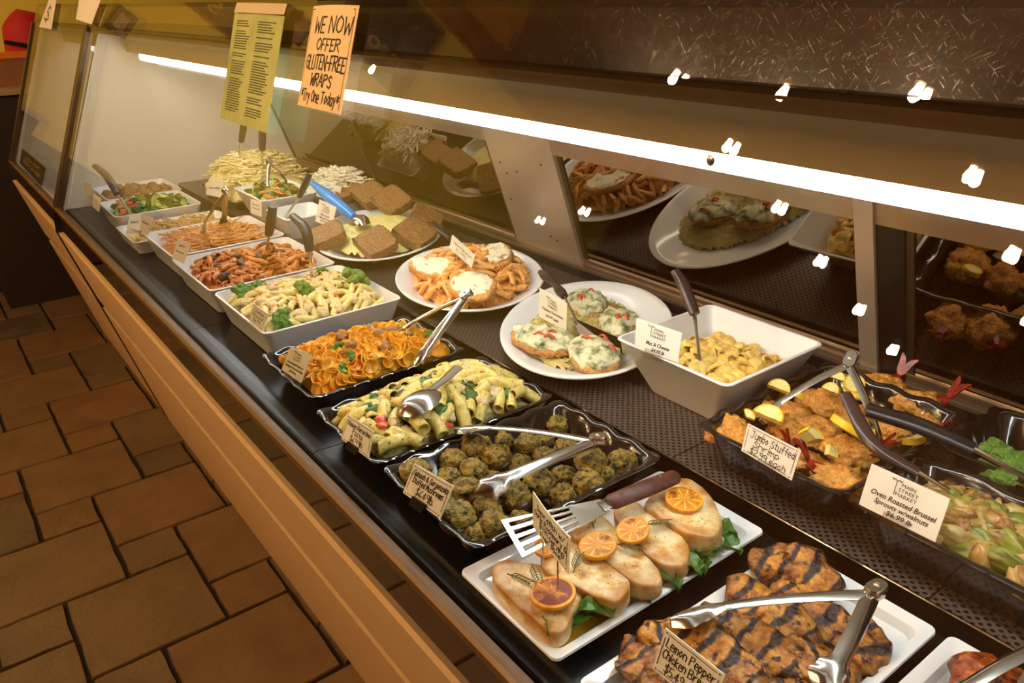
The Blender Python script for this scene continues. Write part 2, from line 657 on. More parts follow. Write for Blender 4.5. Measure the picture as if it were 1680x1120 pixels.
M_grout = plain('dark_grout', '0E0A07', 0.8, noise_amt=0.2)
floor = struct('floor', MB().box((XW - 0.2, -4.2, FZ - 0.06), (2.7, 3.0, FZ - 0.011)), M_grout, 'dark grout bed under brown slate floor tiles', 'floor')
struct('ceiling', MB().box((XW - 0.2, -4.2, 3.1), (2.7, 3.0, 3.16)), M_ceil, 'dark brown wooden ceiling above the shop', 'ceiling')
struct('wall_back', MB().box((XW, 2.4, FZ), (2.7, 2.5, 3.1)), M_darkwall, 'dark wooden wall behind the counter', 'wall')
struct('wall_front', MB().box((XW, -4.2, FZ), (2.7, -4.1, 3.1)), M_brownwall, 'brown wooden wall on the customer side', 'wall')
struct('wall_right', MB().box((2.6, -4.2, FZ), (2.7, 2.5, 3.1)), M_brownwall, 'brown wooden wall at the near end', 'wall')
struct('wall_left', MB().box((XW - 0.1, -4.2, FZ), (XW, 2.5, 3.1)), M_yellow, 'olive yellow painted end wall of the shop', 'wall')
struct('trim_1', MB().box((XW, -4.1, FZ), (XW + 0.025, 2.4, 0.12)), wood('dark_wainscot', '2E1810', '4A2818', (3, 3, 18)), 'dark reddish wooden wainscot along the end wall', 'trim')

# floor tiles: large and small squares in a hopscotch layout
U = 0.166
TG = 0.011


def tile_mesh(s, seed):
    rr = random.Random(seed)
    ring = []
    k = 5
    a = s - TG
    side = [(-a / 2 + a * i / k, -a / 2) for i in range(k)] + [(a / 2, -a / 2 + a * i / k) for i in range(k)] + [(a / 2 - a * i / k, a / 2) for i in range(k)] + [(-a / 2, a / 2 - a * i / k) for i in range(k)]
    top = [Vector((x + rr.uniform(-.0022, .0022), y + rr.uniform(-.0022, .0022), 0)) for x, y in side]
    mb = MB()
    mb.rings([[Vector((p.x * 1.006, p.y * 1.006, -0.014)) for p in top], [Vector((p.x, p.y, -0.004)) for p in top], [Vector((p.x * 0.985, p.y * 0.985, 0)) for p in top]], cap0=False)
    return mb.mesh('floor_tile', M_tile, smooth=False)


big = [tile_mesh(2 * U, i) for i in range(4)]
sml = [tile_mesh(U, 20 + i) for i in range(4)]
bx0, by0 = -2.07, 0.022
kk = 0
for i in range(-14, 20):
    for j in range(-12, 14):
        x = bx0 + i * 2 * U - j * U
        y = by0 + i * U + j * 2 * U
        if -5.35 < x < -1.0 and -1.0 < y < 0.62:
            put('floor_tile', big[kk % 4], floor, Vector((x + U, y + U, FZ)) - floor.location)
            kk += 1
        # the small square sits at the corner above-right of each large one
        xs, ys = x + U, y + 2 * U
        if -5.35 < xs < -1.0 and -1.0 < ys < 0.62:
            put('floor_tile', sml[(kk * 3) % 4], floor, Vector((xs + U / 2, ys + U / 2, FZ)) - floor.location)

# pictures and boards on the end wall
def wallboard(name, label, cat, y0, y1, z0, z1, mat, frame=None, fmat=None):
    t = thing(name, label, cat, (XW, (y0 + y1) / 2, z0))
    MB().box((0.002, y0 - (y0 + y1) / 2, 0), (0.022, y1 - (y0 + y1) / 2, z1 - z0)).put('panel', mat, t, smooth=False)
    if frame:
        w = frame
        a, b = y0 - (y0 + y1) / 2, y1 - (y0 + y1) / 2
        h = z1 - z0
        for nm, lo, hi in (('frame_side', (0.002, a - w, -w), (0.04, a, h + w)), ('frame_side', (0.002, b, -w), (0.04, b + w, h + w)),
                           ('frame_rail', (0.002, a, -w), (0.04, b, 0)), ('frame_rail', (0.002, a, h), (0.04, b, h + w))):
            MB().box(lo, hi).put(nm, fmat, t, smooth=False)
    return t


M_photo = food('small_photo_print', [(0.3, '5A3A22'), (0.5, 'C9B089'), (0.7, '8A3A22')], 30, 0.4, 0)
wallboard('framed_picture', 'small picture in a dark frame on the yellow end wall', 'picture', 0.035, 0.105, 0.89, 0.99, M_photo, 0.022, M_dark)
wallboard('wall_banner', 'dark red banner board across the yellow end wall', 'banner', -0.62, -0.12, 1.28, 1.46, M_darkboard, 0.012, M_red)
wallboard('red_sign', 'small red sign with ochre lettering on the end wall', 'sign', -0.82, -0.64, 1.53, 1.68, M_red, 0.008, M_darkboard)
wallboard('menu_board', 'large dark board with ochre lettering high on end wall', 'sign', -1.60, -0.95, 1.74, 2.30, M_darkboard, 0.03, M_woodframe)
wallboard('wood_panelling', 'brown wooden panelling high up on the end wall', 'panelling', -4.0, -0.86, 2.36, 3.08, M_brownwall)
lv = thing('louvered_shutter', 'ochre louvered shutter in a wooden frame high on wall', 'shutter', (XW, -1.87, 2.5))
for nm, lo, hi in (('frame_side', (0.03, -0.30, 0), (0.07, -0.25, 0.56)), ('frame_side', (0.03, 0.25, 0), (0.07, 0.30, 0.56)), ('frame_rail', (0.03, -0.25, 0), (0.07, 0.25, 0.05)), ('frame_rail', (0.03, -0.25, 0.51), (0.07, 0.25, 0.56))):
    MB().box(lo, hi).put(nm, M_woodframe, lv, smooth=False)
sl = MB().slab([(0.04, -0.25, 0), (0.04, 0.25, 0), (0.06, 0.25, 0.024), (0.06, -0.25, 0.024)], 0.004).mesh('slat', M_louver, False)
for i in range(16):
    put('slat', sl, lv, (0, 0, 0.055 + i * 0.0285))

# pendant bulbs over the customer side (most reflect down the front glass, three far ones are added)
cordm = MB().tube([(0, 0, 0.10), (0, 0, 1.6)], 0.004, 6).mesh('cord', M_dark)
capm = MB().lathe([(0.012, 0.11), (0.022, 0.10), (0.024, 0.05), (0.018, 0.035)], 14).mesh('socket', M_bronze)
bulbm = MB().lathe([(0.003, -0.019), (0.010, -0.016), (0.0145, -0.009), (0.016, 0.0), (0.0145, 0.009), (0.011, 0.022), (0.009, 0.044)], 10).mesh('bulb', M_bulb)
shade = MB().lathe([(0.03, 0.09), (0.10, 0.07), (0.15, 0.035), (0.152, 0.036), (0.10, 0.075), (0.03, 0.096)], 20, cap0=False, cap1=False).mesh('shade', M_sleeve)
lamps = [(-1.98, -0.79), (-1.95, -1.18), (-1.91, -1.585), (-1.88, -2.01), (-1.84, -2.45), (-1.79, -2.86), (-1.55, -0.82), (-1.11, -0.765), (-1.045, -1.125), (-1.01, -1.56), (-1.03, -2.04), (-4.466, -0.967), (-3.6, -2.2), (-4.3, -0.25), (-4.4, -2.6)]  # the last three are added to brighten the end wall
for i, (x, y) in enumerate(lamps):
    row = 'second row from the near end' if x > -1.2 else 'row further along the counter' if x < -1.7 and x > -2.5 else ''
    lab = 'bare warm pendant bulb on a long cord, ' + (row if row else ('alone between two rows' if x > -1.7 else 'far end set, mostly added to light the wall'))
    t = thing('pendant_lamp', lab, 'lamp', (x, y, 2.3 if (x, y) == (-4.3, -0.25) else 1.5), None, 'pendant lamps over the customer side')
    put('cord', cordm, t)
    put('socket', capm, t)
    put('bulb', bulbm, t)
    put('shade', shade, t)
# ------------------------------------------------------------------ the display case
GL0, GLS = 0.340, 0.394             # front glass: y = GL0 + GLS * z
GN = Vector((0, -1, GLS)).normalized()
X0, X1 = -2.95, 0.50
TZ = 0.03                           # the perforated rear tier
TY = 0.727                          # its front edge


def dy(z):                          # the leaning rear doors
    return 1.178 - 0.34 * (z - TZ)


def gquad(xa, xb, za, zb, off=0.0):
    return [Vector((x, GL0 + GLS * z, z)) + GN * off for x, z in ((xa, za), (xb, za), (xb, zb), (xa, zb))]


def case_shell(xa, xb, c, full=True):
    """lower body, kick panels, rail, glass, canopy: parts of one case"""
    MB().prism_x([(0.362, -0.015), (0.345, -0.075), (0.412, -0.336), (0.548, FZ), (1.20, FZ), (1.20, -0.015)], xa, xb).put('body', M_dark, c, False)
    MB().prism_x([(0.336, -0.004), (0.336, -0.082), (0.346, -0.082), (0.346, -0.004)], xa, xb).put('upper_kick_panel', M_kick, c, False)
    o = MB().prism_x([(0.328, -0.078), (0.3965, -0.326), (0.412, -0.326), (0.348, -0.078)], xa, xb).put('front_panel', M_tan, c, False)
    o['label'] = 'tan laminate front panel below the rail'
    MB().prism_x([(0.408, -0.322), (0.412, -0.366), (0.43, -0.366), (0.43, -0.322)], xa, xb).put('trim_strip', M_dark, c, False)
    MB().prism_x([(0.404, -0.360), (0.533, FZ), (0.55, FZ), (0.420, -0.360)], xa, xb).put('front_panel', M_tan, c, False)
    MB().prism_x([(0.334, -0.006), (0.334, 0.004), (0.338, 0.008), (0.352, 0.006), (0.358, -0.006)], xa, xb).put('bumper_rail', M_railwood, c, False)
    g = MB().slab(gquad(xa + 0.02, xb - 0.02, 0.004, 0.548), 0.026).put('front_glass', M_glass, c, False)
    MB().slab(gquad(xa + 0.02, xb - 0.02, 0.549, 0.612), 0.026).put('upper_guard', M_glasstop, c, False)
    MB().prism_x([(0.552, 0.529), (0.552, 0.541), (0.572, 0.545), (0.575, 0.529)], xa, xb).put('canopy_rail', M_bronze, c, True)
    MB().prism_x([(0.552, 0.529), (0.648, 0.526), (0.651, 0.466), (0.661, 0.466), (0.661, 0.534), (0.575, 0.536)], xa, xb).put('canopy_fascia', M_fascia, c, False)
    MB().prism_x([(0.575, 0.529), (0.572, 0.541), (1.07, 0.52), (1.07, 0.40), (1.055, 0.40), (1.05, 0.50)], xa, xb).put('canopy_top', M_dark, c, False)


dc = thing('display_case', 'long black deli display case with slanted glass and mirrored back', 'display case', (0, 0, 0))
case_shell(X0, X1, dc)
# deck with a rounded glossy front lip, in lengths
seams = [X0 + 0.03, -2.2, -1.60, -0.995, -0.30, X1 - 0.01]
lip = [(0.359, -0.03), (0.360, -0.008), (0.364, -0.002), (0.372, 0.000), (0.40, -0.002), (TY, -0.002), (TY, -0.03)]
for i in range(len(seams) - 1):
    MB().prism_x(lip, seams[i] + 0.001, seams[i + 1] - 0.001).put('deck_panel', M_deck, dc, True)
tsm = [X0 + 0.03, -2.05, -1.33, -0.62, -0.265, X1 - 0.01]
for i in range(len(tsm) - 1):
    MB().prism_x([(TY + 0.002, TZ - 0.004), (TY + 0.002, TZ), (dy(TZ) - 0.01, TZ), (dy(TZ) - 0.01, TZ - 0.004)], tsm[i] + 0.001, tsm[i + 1] - 0.001).put('perforated_tier', M_meshdeck, dc, False)
    MB().box((tsm[i] + 0.001, TY, -0.01), (tsm[i + 1] - 0.001, TY + 0.006, TZ - 0.001)).put('tier_riser', M_deck, dc, False)
MB().tube([(X0 + 0.03, TY, TZ - 0.001), (X1, TY, TZ - 0.001)], 0.0014, 6).put('tier_edge', M_steel, dc)
# light strip with its screws
ls = MB().prism_x([(0.654, 0.4645), (0.654, 0.449), (0.660, 0.4455), (0.670, 0.449), (0.670, 0.4645)], -2.80, X1 - 0.05).put('light_strip', M_tube, dc, False)
MB().prism_x([(0.662, 0.47), (0.672, 0.47), (0.676, 0.466), (0.676, 0.452), (0.684, 0.452), (0.684, 0.476), (0.662, 0.476)], -2.91, X1 - 0.04).put('light_housing', M_inner, dc, False)
scr = MB().lathe([(0.0065, 0), (0.0065, 0.0012), (0.004, 0.0028), (0.0005, 0.0034)], 14).mesh('screw', M_steel)
sp = WY(1164, 265, 0.653)
for x in (sp.x, sp.x - 0.9, sp.x - 1.8):
    put('screw', scr, ls, (x, 0.6555, 0.4565), (PI / 2, 0, 0))
MB().prism_x([(0.684, 0.476), (1.05, 0.41), (1.05, 0.415), (0.684, 0.482)], X0, X1).put('canopy_ceiling', M_inner, dc, False)
# rear: track, top frame, doors, fixed panel, posts
MB().prism_x([(dy(.40) - 0.012, 0.40), (dy(.305) - 0.012, 0.305), (dy(.305) + 0.02, 0.30), (dy(.40) + 0.02, 0.40)], X0, X1).put('top_frame', M_brushed, dc, False)
for k, yy in enumerate((1.128, 1.146, 1.164)):
    MB().box((X0 + 0.03, yy, TZ), (X1, yy + 0.006, TZ + 0.016)).put('door_track', M_brushed if k else M_dark, dc, False)


def dquad(xa, xb, za, zb, off):
    nn = Vector((0, -1, -0.34)).normalized()
    return [Vector((x, dy(z), z)) + nn * off for x, z in ((xa, za), (xb, za), (xb, zb), (xa, zb))]


for xa, xb, off in ((-2.93, -2.24, 0.0), (-2.26, -1.53, 0.006), (-1.29, -0.60, 0.0), (-0.53, X1 - 0.02, 0.004)):
    d = MB().slab(dquad(xa, xb, 0.045, 0.40, off), 0.006).put('mirror_door', M_mirror, dc, False)
    for q in ((xa, xa + 0.012, 0.045, 0.40), (xb - 0.012, xb, 0.045, 0.40)):
        MB().slab(dquad(*q, off + 0.003), 0.01).put('door_stile', M_bronze, d, False)
    MB().slab(dquad(xa, xb, 0.042, 0.060, off + 0.004), 0.012).put('door_rail', M_brushed, d, False)
fp = MB().slab(dquad(-1.53, -1.29, 0.035, 0.40, 0.012), 0.014).put('fixed_panel', M_panelsteel, dc, False)
rv = MB().lathe([(0.0028, 0), (0.0028, 0.0008)], 10).mesh('rivet_hole', M_dark)
for u, z in ((-1.497, 0.262), (-1.44, 0.248), (-1.482, 0.238), (-1.38, 0.10), (-1.36, 0.094), (-1.50, 0.17), (-1.34, 0.28)):
    nn = Vector((0, -1, -0.34)).normalized()
    put('rivet_hole', rv, fp, Vector((u, dy(z), z)) + nn * 0.0121, (math.radians(90 + 18.8), 0, 0))
MB().slab(dquad(-0.603, -0.573, 0.035, 0.40, 0.016), 0.02).put('door_post', M_panelsteel, dc, False)
MB().slab(dquad(-0.573, -0.53, 0.035, 0.40, 0.010), 0.02).put('door_post', M_dark, dc, False)
# ends
for xa, nm in ((X0, 'end_panel'), (X1 - 0.02, 'end_panel')):
    MB().prism_x([(0.36, -0.015), (0.36, 0.004), (0.578, 0.53), (1.06, 0.50), (dy(0.03) + 0.01, 0.0), (dy(0.03) + 0.01, -0.015)], xa, xa + 0.02).put(nm, M_inner, dc, False)
for xa in (X0, X1 - 0.022):
    q = [Vector((xa, GL0 + GLS * z, z)) + GN * 0.006 for z in (0.0, 0.545)]
    MB().slab([q[0], q[0] + Vector((0.022, 0, 0)), q[1] + Vector((0.022, 0, 0)), q[1]], 0.02).put('corner_post', M_bronze, dc, False)

MB().prism_x([(0.330, 0.0), (0.324, -0.078), (0.3945, -0.34), (0.530, FZ), (0.55, FZ), (0.42, -0.34), (0.36, 0.0)], X0 - 0.008, X0 + 0.008).put('joint_strip', M_dark, dc, False)
# ------------------------------------------------------------------ the neighbouring case further along
c2 = thing('display_case', 'second shorter glass case joined on at the far end', 'display case', (0, 0, 0))
case_shell(-4.02, X0 - 0.004, c2)
MB().prism_x([(0.36, -0.015), (0.36, -0.002), (1.19, -0.002), (1.19, -0.015)], -4.0, X0 - 0.01).put('deck_panel', M_inner, c2, False)
MB().slab([Vector((-4.0, 1.18, 0.0)), Vector((X0 - 0.01, 1.18, 0.0)), Vector((X0 - 0.01, 1.05, 0.5)), Vector((-4.0, 1.05, 0.5))], 0.01).put('back_panel', M_inner, c2, False)
for xa in (-4.02, X0 - 0.026):
    q = [Vector((xa, GL0 + GLS * z, z)) + GN * 0.006 for z in (0.0, 0.545)]
    MB().slab([q[0], q[0] + Vector((0.022, 0, 0)), q[1] + Vector((0.022, 0, 0)), q[1]], 0.02).put('corner_post', M_bronze, c2, False)
MB().prism_x([(0.36, -0.015), (0.36, 0.004), (0.578, 0.53), (1.06, 0.50), (1.19, 0.0), (1.19, -0.015)], -4.02, -4.01).put('end_panel', M_inner, c2, False)
MB().prism_x([(0.668, 0.490), (0.668, 0.478), (0.690, 0.478), (0.690, 0.490)], -3.9, -3.1).put('light_strip', emit('added_dim_strip', (0.95, 0.95, 1.0), TUBE_POWER * 0.3), c2, False)  # unseen strip added behind the fascia to brighten this case inside

# ------------------------------------------------------------------ counter seen past the far end
ct = thing('service_counter', 'dark service counter with a pale top edge at far end', 'counter', (-4.9, 0.62, FZ))
MB().box((-0.3, -0.4, 0), (0.2, 0.9, 1.06)).put('cabinet', M_darkboard, ct, False)
MB().box((-0.33, -0.43, 1.06), (0.23, 0.93, 1.09)).put('counter_top', M_panelsteel, ct, False)
bx = thing('orange_box', 'orange topped brown carton standing on the service counter', 'box', (-4.85, 0.55, 0.24))
MB().box((-0.08, -0.12, 0.0), (0.08, 0.06, 0.13)).put('carton', plain('brown_carton', '8A5A34', 0.7), bx, False)
MB().box((-0.085, -0.125, 0.13), (0.085, 0.065, 0.155)).put('lid', plain('orange_lid', 'E07A1C', 0.5), bx, False)
rb = thing('red_padded_bag', 'bright red insulated bag with a dark strap on counter', 'bag', (-5.05, 0.66, 0.24))
v, f = blob(0.17, 3, 0.12, 9, 3, (0.7, 0.75, 1.05))
MB().add([p + Vector((0, 0, 0.17)) for p in v], f).put('bag_body', plain('red_fabric', 'B0141A', 0.7), rb)
MB().tube([(0.125, -0.13, 0.2), (0.14, 0, 0.17), (0.125, 0.13, 0.2)], (0.012), 6).put('strap', M_dark, rb)
# ------------------------------------------------------------------ dishes
def bowl(name, label, x0, x1, y0, y1, zr, zb, inset=0.018, th=0.004, r=0.016, mat=None, group=None, flare=0.0):
    w, l = x1 - x0, y1 - y0
    cx, cy = (x0 + x1) / 2, (y0 + y1) / 2
    h = zr - zb
    mb = MB()
    mb.rings([rrect(w - 2 * inset, l - 2 * inset, r, z=0.0), rrect(w - 1.9 * inset, l - 1.9 * inset, r, z=0.003),
              rrect(w - 0.1 * inset, l - 0.1 * inset, r, z=h - 0.003), rrect(w, l, r, z=h - 0.0015), rrect(w - 0.002, l - 0.002, r, z=h),
              rrect(w - 2 * th, l - 2 * th, r * 0.8, z=h), rrect(w - 2 * th - 0.001, l - 2 * th - 0.001, r * 0.8, z=h - 0.002),
              rrect(w - 2 * inset - th, l - 2 * inset - th, r, z=th + 0.006), rrect(w - 2 * inset - th - 0.012, l - 2 * inset - th - 0.012, r, z=th)])
    o = put(name, mb.mesh(name, mat or M_white, True, 40), None, (cx, cy, zb))
    return tag(o, label, 'bowl', group)


def platter(name, label, x0, x1, y0, y1, z=0.0, zr=0.022):
    w, l = x1 - x0, y1 - y0
    k = 0.026
    mb = MB()
    mb.rings([rrect(w - 0.05, l - 0.05, 0.008, z=0), rrect(w - 0.012, l - 0.012, 0.008, z=zr - 0.006), rrect(w, l, 0.008, z=zr - 0.003), rrect(w - 0.001, l - 0.001, 0.008, z=zr),
              rrect(w - 0.006, l - 0.006, 0.008, z=zr), rrect(w - k, l - k, 0.010, z=zr - 0.004), rrect(w - k - 0.008, l - k - 0.008, 0.010, z=0.008), rrect(w - k - 0.02, l - k - 0.02, 0.010, z=0.006)])
    o = put(name, mb.mesh(name, M_plate, True, 40), None, ((x0 + x1) / 2, (y0 + y1) / 2, z))
    return tag(o, label, 'platter', 'white rectangular platters')


def wavytray(name, label, x0, x1, y0, y1, zr, zb, waves=7, amp=0.0024, inset=0.026, lip=0.008):
    w, l = x1 - x0, y1 - y0
    h = zr - zb
    sg = 40

    def ring(dw, z, wav=0.0, rr=0.022):
        P = rrect(w - dw, l - dw, rr, 6, z=z, seg=sg)
        n = len(P)
        out = []
        for p in P:
            s_ = (p.y / l * waves * 2 * PI * 0.9) if abs(abs(p.x) - (w - dw) / 2) < 0.012 else (p.x / w * waves * 2 * PI * 0.6)
            d = Vector((p.x / w, p.y / l, 0))
            k = wav * math.cos(s_)
            out.append(Vector((p.x + (k * 0.8 if p.x > 0 else -k * 0.8) * (abs(p.x) > w * 0.4), p.y + (k * 0.8 if p.y > 0 else -k * 0.8) * (abs(p.y) > l * 0.42), z + k * 0.6)))
        return out
    mb = MB()
    mb.rings([ring(2 * inset, 0), ring(2 * inset - 0.004, 0.003), ring(2 * lip + 0.004, h - 0.004, amp), ring(0.001, h - 0.002, amp), ring(0, h, amp),
              ring(0.004, h + 0.0012, amp), ring(2 * lip, h, amp), ring(2 * lip + 0.006, h - 0.004, amp), ring(2 * inset + 0.004, 0.007), ring(2 * inset + 0.014, 0.005)])
    o = put(name, mb.mesh(name, M_blackware, True, 45), None, ((x0 + x1) / 2, (y0 + y1) / 2, zb))
    return tag(o, label, 'tray', 'black wavy-rimmed serving trays')


def ovalplate(name, label, cx, cy, a, b, th, zr, zb):
    n = 72
    h = zr - zb

    def ring(s_, z):
        return [Vector((a * s_ * math.cos(2 * PI * i / n), b * s_ * math.sin(2 * PI * i / n), z)) for i in range(n)]
    mb = MB()
    mb.rings([ring(0.60, 0), ring(0.66, 0.002), ring(0.97, h - 0.005), ring(1.0, h - 0.002), ring(1.0, h), ring(0.985, h + 0.001), ring(0.93, h - 0.002), ring(0.74, h * 0.42), ring(0.68, h * 0.27), ring(0.6, h * 0.22)])
    o = put(name, mb.mesh(name, M_plate, True, 40), None, (cx, cy, zb), (0, 0, th))
    return tag(o, label, 'plate', 'white oval plates on the rear tier')


GB = 'white rectangular bowls along the front'
bowl('serving_bowl', 'white rectangular bowl holding brown roasted balls, furthest in row', -2.90, -2.672, 0.45, 0.676, 0.06, 0, group=GB)
bowl('serving_bowl', 'white rectangular bowl of green salad with red peppers', -2.662, -2.432, 0.42, 0.664, 0.06, 0, group=GB)
bowl('serving_bowl', 'shallow white bowl of tan noodles and grain', -2.424, -2.212, 0.412, 0.700, 0.036, 0, 0.012, group=GB)
bowl('serving_bowl', 'white rectangular bowl of orange spaghetti with tongs', -2.202, -1.938, 0.436, 0.722, 0.06, 0, group=GB)
bowl('serving_bowl', 'white rectangular bowl of red sauced penne', -1.920, -1.634, 0.428, 0.718, 0.06, 0, group=GB)
bowl('serving_bowl', 'white rectangular bowl of pale penne with broccoli, nearest of row', -1.620, -1.335, 0.430, 0.720, 0.06, 0, group=GB)
bowl('serving_bowl', 'white bowl of mixed salad with carrots on rear tier', -2.352, -2.122, 0.735, 0.905, 0.11, TZ, 0.03, group='white bowls on the rear tier')
bowl('serving_bowl', 'small almost empty white bowl with black handled spoon', -2.112, -1.958, 0.735, 0.872, 0.09, TZ, 0.02, group='white bowls on the rear tier')
bowl('serving_bowl', 'white bowl of pale noodles close to the mirrored doors', -2.34, -2.10, 0.93, 1.10, 0.08, TZ, 0.02, group='white bowls on the rear tier')
bowl('serving_bowl', 'deep square white bowl of macaroni shells on rear tier', -0.822, -0.600, 0.808, 1.038, 0.12, TZ, 0.042, 0.005, 0.014, group='white bowls on the rear tier')
bowl('noodle_tray', 'black rectangular tray heaped with yellow noodles at far end', -2.70, -2.37, 0.735, 1.02, 0.06, TZ, 0.02, mat=M_blackware)
platter('serving_platter', 'white rectangular platter of swordfish steaks', -0.617, -0.447, 0.375, 0.703)
platter('serving_platter', 'white rectangular platter of grilled chicken breasts', -0.416, -0.240, 0.375, 0.705)
platter('serving_platter', 'white rectangular platter of barbecue chicken at the near corner', -0.230, -0.058, 0.375, 0.708)
wavytray('serving_tray', 'black wavy tray of stuffed mushrooms', -0.827, -0.610, 0.390, 0.702, 0.045, 0)
wavytray('serving_tray', 'black wavy tray of rigatoni with spinach', -1.032, -0.836, 0.388, 0.702, 0.045, 0)
wavytray('serving_tray', 'black wavy tray of orange orecchiette pasta', -1.285, -1.068, 0.400, 0.694, 0.045, 0)
wavytray('serving_tray', 'black wavy tray of stuffed shrimp and lemon', -0.596, -0.378, 0.738, 1.040, 0.09, TZ)
wavytray('serving_tray', 'black wavy tray of roasted brussels sprouts', -0.370, -0.080, 0.735, 0.900, 0.09, TZ, 6)
wavytray('serving_tray', 'black wavy tray of green broccolini near the mirrored doors', -0.372, -0.080, 0.928, 1.100, 0.09, TZ, 6)
PM = (-1.80, 0.915, 0.245, 0.165, -0.57)
PP = (-1.372, 0.906, 0.222, 0.160, -0.53)
PF = (-1.000, 0.915, 0.232, 0.155, -0.89)
ovalplate('oval_plate', 'white oval plate of meatloaf around mashed potato', *PM, 0.062, TZ)
ovalplate('oval_plate', 'white oval plate of penne under chicken parmesan', *PP, 0.060, TZ)
ovalplate('oval_plate', 'white oval plate of chicken florentine on rice', *PF, 0.060, TZ)
# ------------------------------------------------------------------ food
def penne_mesh(name, L, r, mat, curve=0.0, n=10, slant=0.8, ridge=0.0, wall=0.72):
    out, inn = [], []
    k = 5
    for i in range(k + 1):
        t = i / k - 0.5
        bend = curve * L * (1 - (2 * t) ** 2)
        ro, ri = [], []
        for j in range(n):
            a = 2 * PI * j / n
            rr = r * (1 + (ridge if j % 2 else 0))
            sl_ = (slant * r * math.cos(a)) * (2 * abs(t)) ** 4 * (1 if t > 0 else 1)
            ro.append(Vector((t * L + sl_, rr * math.cos(a), rr * math.sin(a) + bend)))
            ri.append(Vector((t * L + sl_ * wall, r * wall * math.cos(a), r * wall * math.sin(a) + bend)))
        out.append(ro)
        inn.append(ri)
    mb = MB()
    mb.rings(out + inn[::-1] + [out[0]], False, False)
    return mb.mesh(name, mat, True, 50)


def orecchiette_mesh(name, r, mat, sq=1.0, dep=0.55, seed=0):
    n = 14
    prof = [(0.02, -dep), (0.45, -dep * 0.92), (0.8, -dep * 0.5), (0.97, -0.05), (1.0, 0.06), (0.93, 0.10), (0.80, -0.02), (0.6, -dep * 0.38), (0.3, -dep * 0.6), (0.02, -dep * 0.66)]
    R = []
    for a, z in prof:
        R.append([Vector((r * a * math.cos(2 * PI * k / n) * (1 + 0.12 * nz((math.cos(2 * PI * k / n), math.sin(2 * PI * k / n), a), 1.3, seed)), r * a * sq * math.sin(2 * PI * k / n),
                          r * z + 0.07 * r * a * a * math.cos(4 * PI * k / n + seed))) for k in range(n)])
    return MB().rings(R).mesh(name, mat)


def shell_mesh(name, L, mat, open_=1.25, seed=0):
    """a curled pasta shell: thick C section swept along its length"""
    R = []
    m = 9
    for i in range(9):
        u = -1 + 2 * i / 8
        rr = L * 0.30 * (1 - abs(u) ** 2.4) ** 0.6 + L * 0.05
        a0, a1 = -PI + open_ * 0.55, PI - open_ * 0.55
        outer, inner = [], []
        for j in range(m):
            a = a0 + (a1 - a0) * j / (m - 1)
            rj = rr * (1 + 0.05 * (j % 2))
            z = -math.cos(a)
            outer.append(Vector((u * L * 0.5, rj * math.sin(a), rj * z + 0.12 * L * u * u)))
            inner.append(Vector((u * L * 0.46, rj * 0.80 * math.sin(a), rj * 0.80 * z + 0.12 * L * u * u)))
        R.append(outer + inner[::-1])
    return MB().rings(R).mesh(name, mat)


def heap(name, label, cat, group, meshes, n, x0, x1, y0, y1, zf, dmin=0.02, seed=0, inside=None, pitch=0.45, lift=0.003, scale=(0.88, 1.12), free=False):
    rr = random.Random(seed)
    pts = []
    tries = 0
    while len(pts) < n and tries < n * 60:
        tries += 1
        x, y = rr.uniform(x0, x1), rr.uniform(y0, y1)
        if inside and not inside(x, y):
            continue
        if any((x - a) ** 2 + (y - b) ** 2 < dmin * dmin for a, b in pts):
            if tries < n * 40 or rr.random() > 0.25:
                continue
        pts.append((x, y))
    for x, y in pts:
        e = 0.012
        gx = (zf(x + e, y) - zf(x - e, y)) / (2 * e)
        gy = (zf(x, y + e) - zf(x, y - e)) / (2 * e)
        up = Vector((-gx, -gy, 1)).normalized()
        q = up.to_track_quat('Z', 'Y') @ Euler((rr.uniform(-pitch, pitch) * (3 if free else 1), rr.uniform(-pitch, pitch), rr.uniform(0, 2 * PI))).to_quaternion()
        o = put(name, rr.choice(meshes), None, (x, y, zf(x, y) + lift + rr.uniform(-0.002, 0.004)), None, rr.uniform(*scale))
        o.rotation_euler = q.to_euler()
        tag(o, label, cat, group)


def rectz(x0, x1, y0, y1, zb, H, p=3.0):
    cx, cy, a, b = (x0 + x1) / 2, (y0 + y1) / 2, (x1 - x0) / 2, (y1 - y0) / 2

    def f(x, y):
        u, v = min(1, abs(x - cx) / a), min(1, abs(y - cy) / b)
        return zb + H * ((1 - u ** p) * (1 - v ** p)) ** 0.5 + 0.006 * nz((x, y, zb), 22)
    return f


def ellz(P, zb, H, s_=0.8, p=2.4):
    cx, cy, a, b, th = P
    c, s = math.cos(th), math.sin(th)

    def uv(x, y):
        dx, dy_ = x - cx, y - cy
        return math.hypot((dx * c + dy_ * s) / (a * s_), (-dx * s + dy_ * c) / (b * s_))

    def f(x, y):
        return zb + H * max(0.0, 1 - min(1, uv(x, y)) ** p) ** 0.6 + 0.004 * nz((x, y, zb), 24)
    return f, (lambda x, y: uv(x, y) < 1)


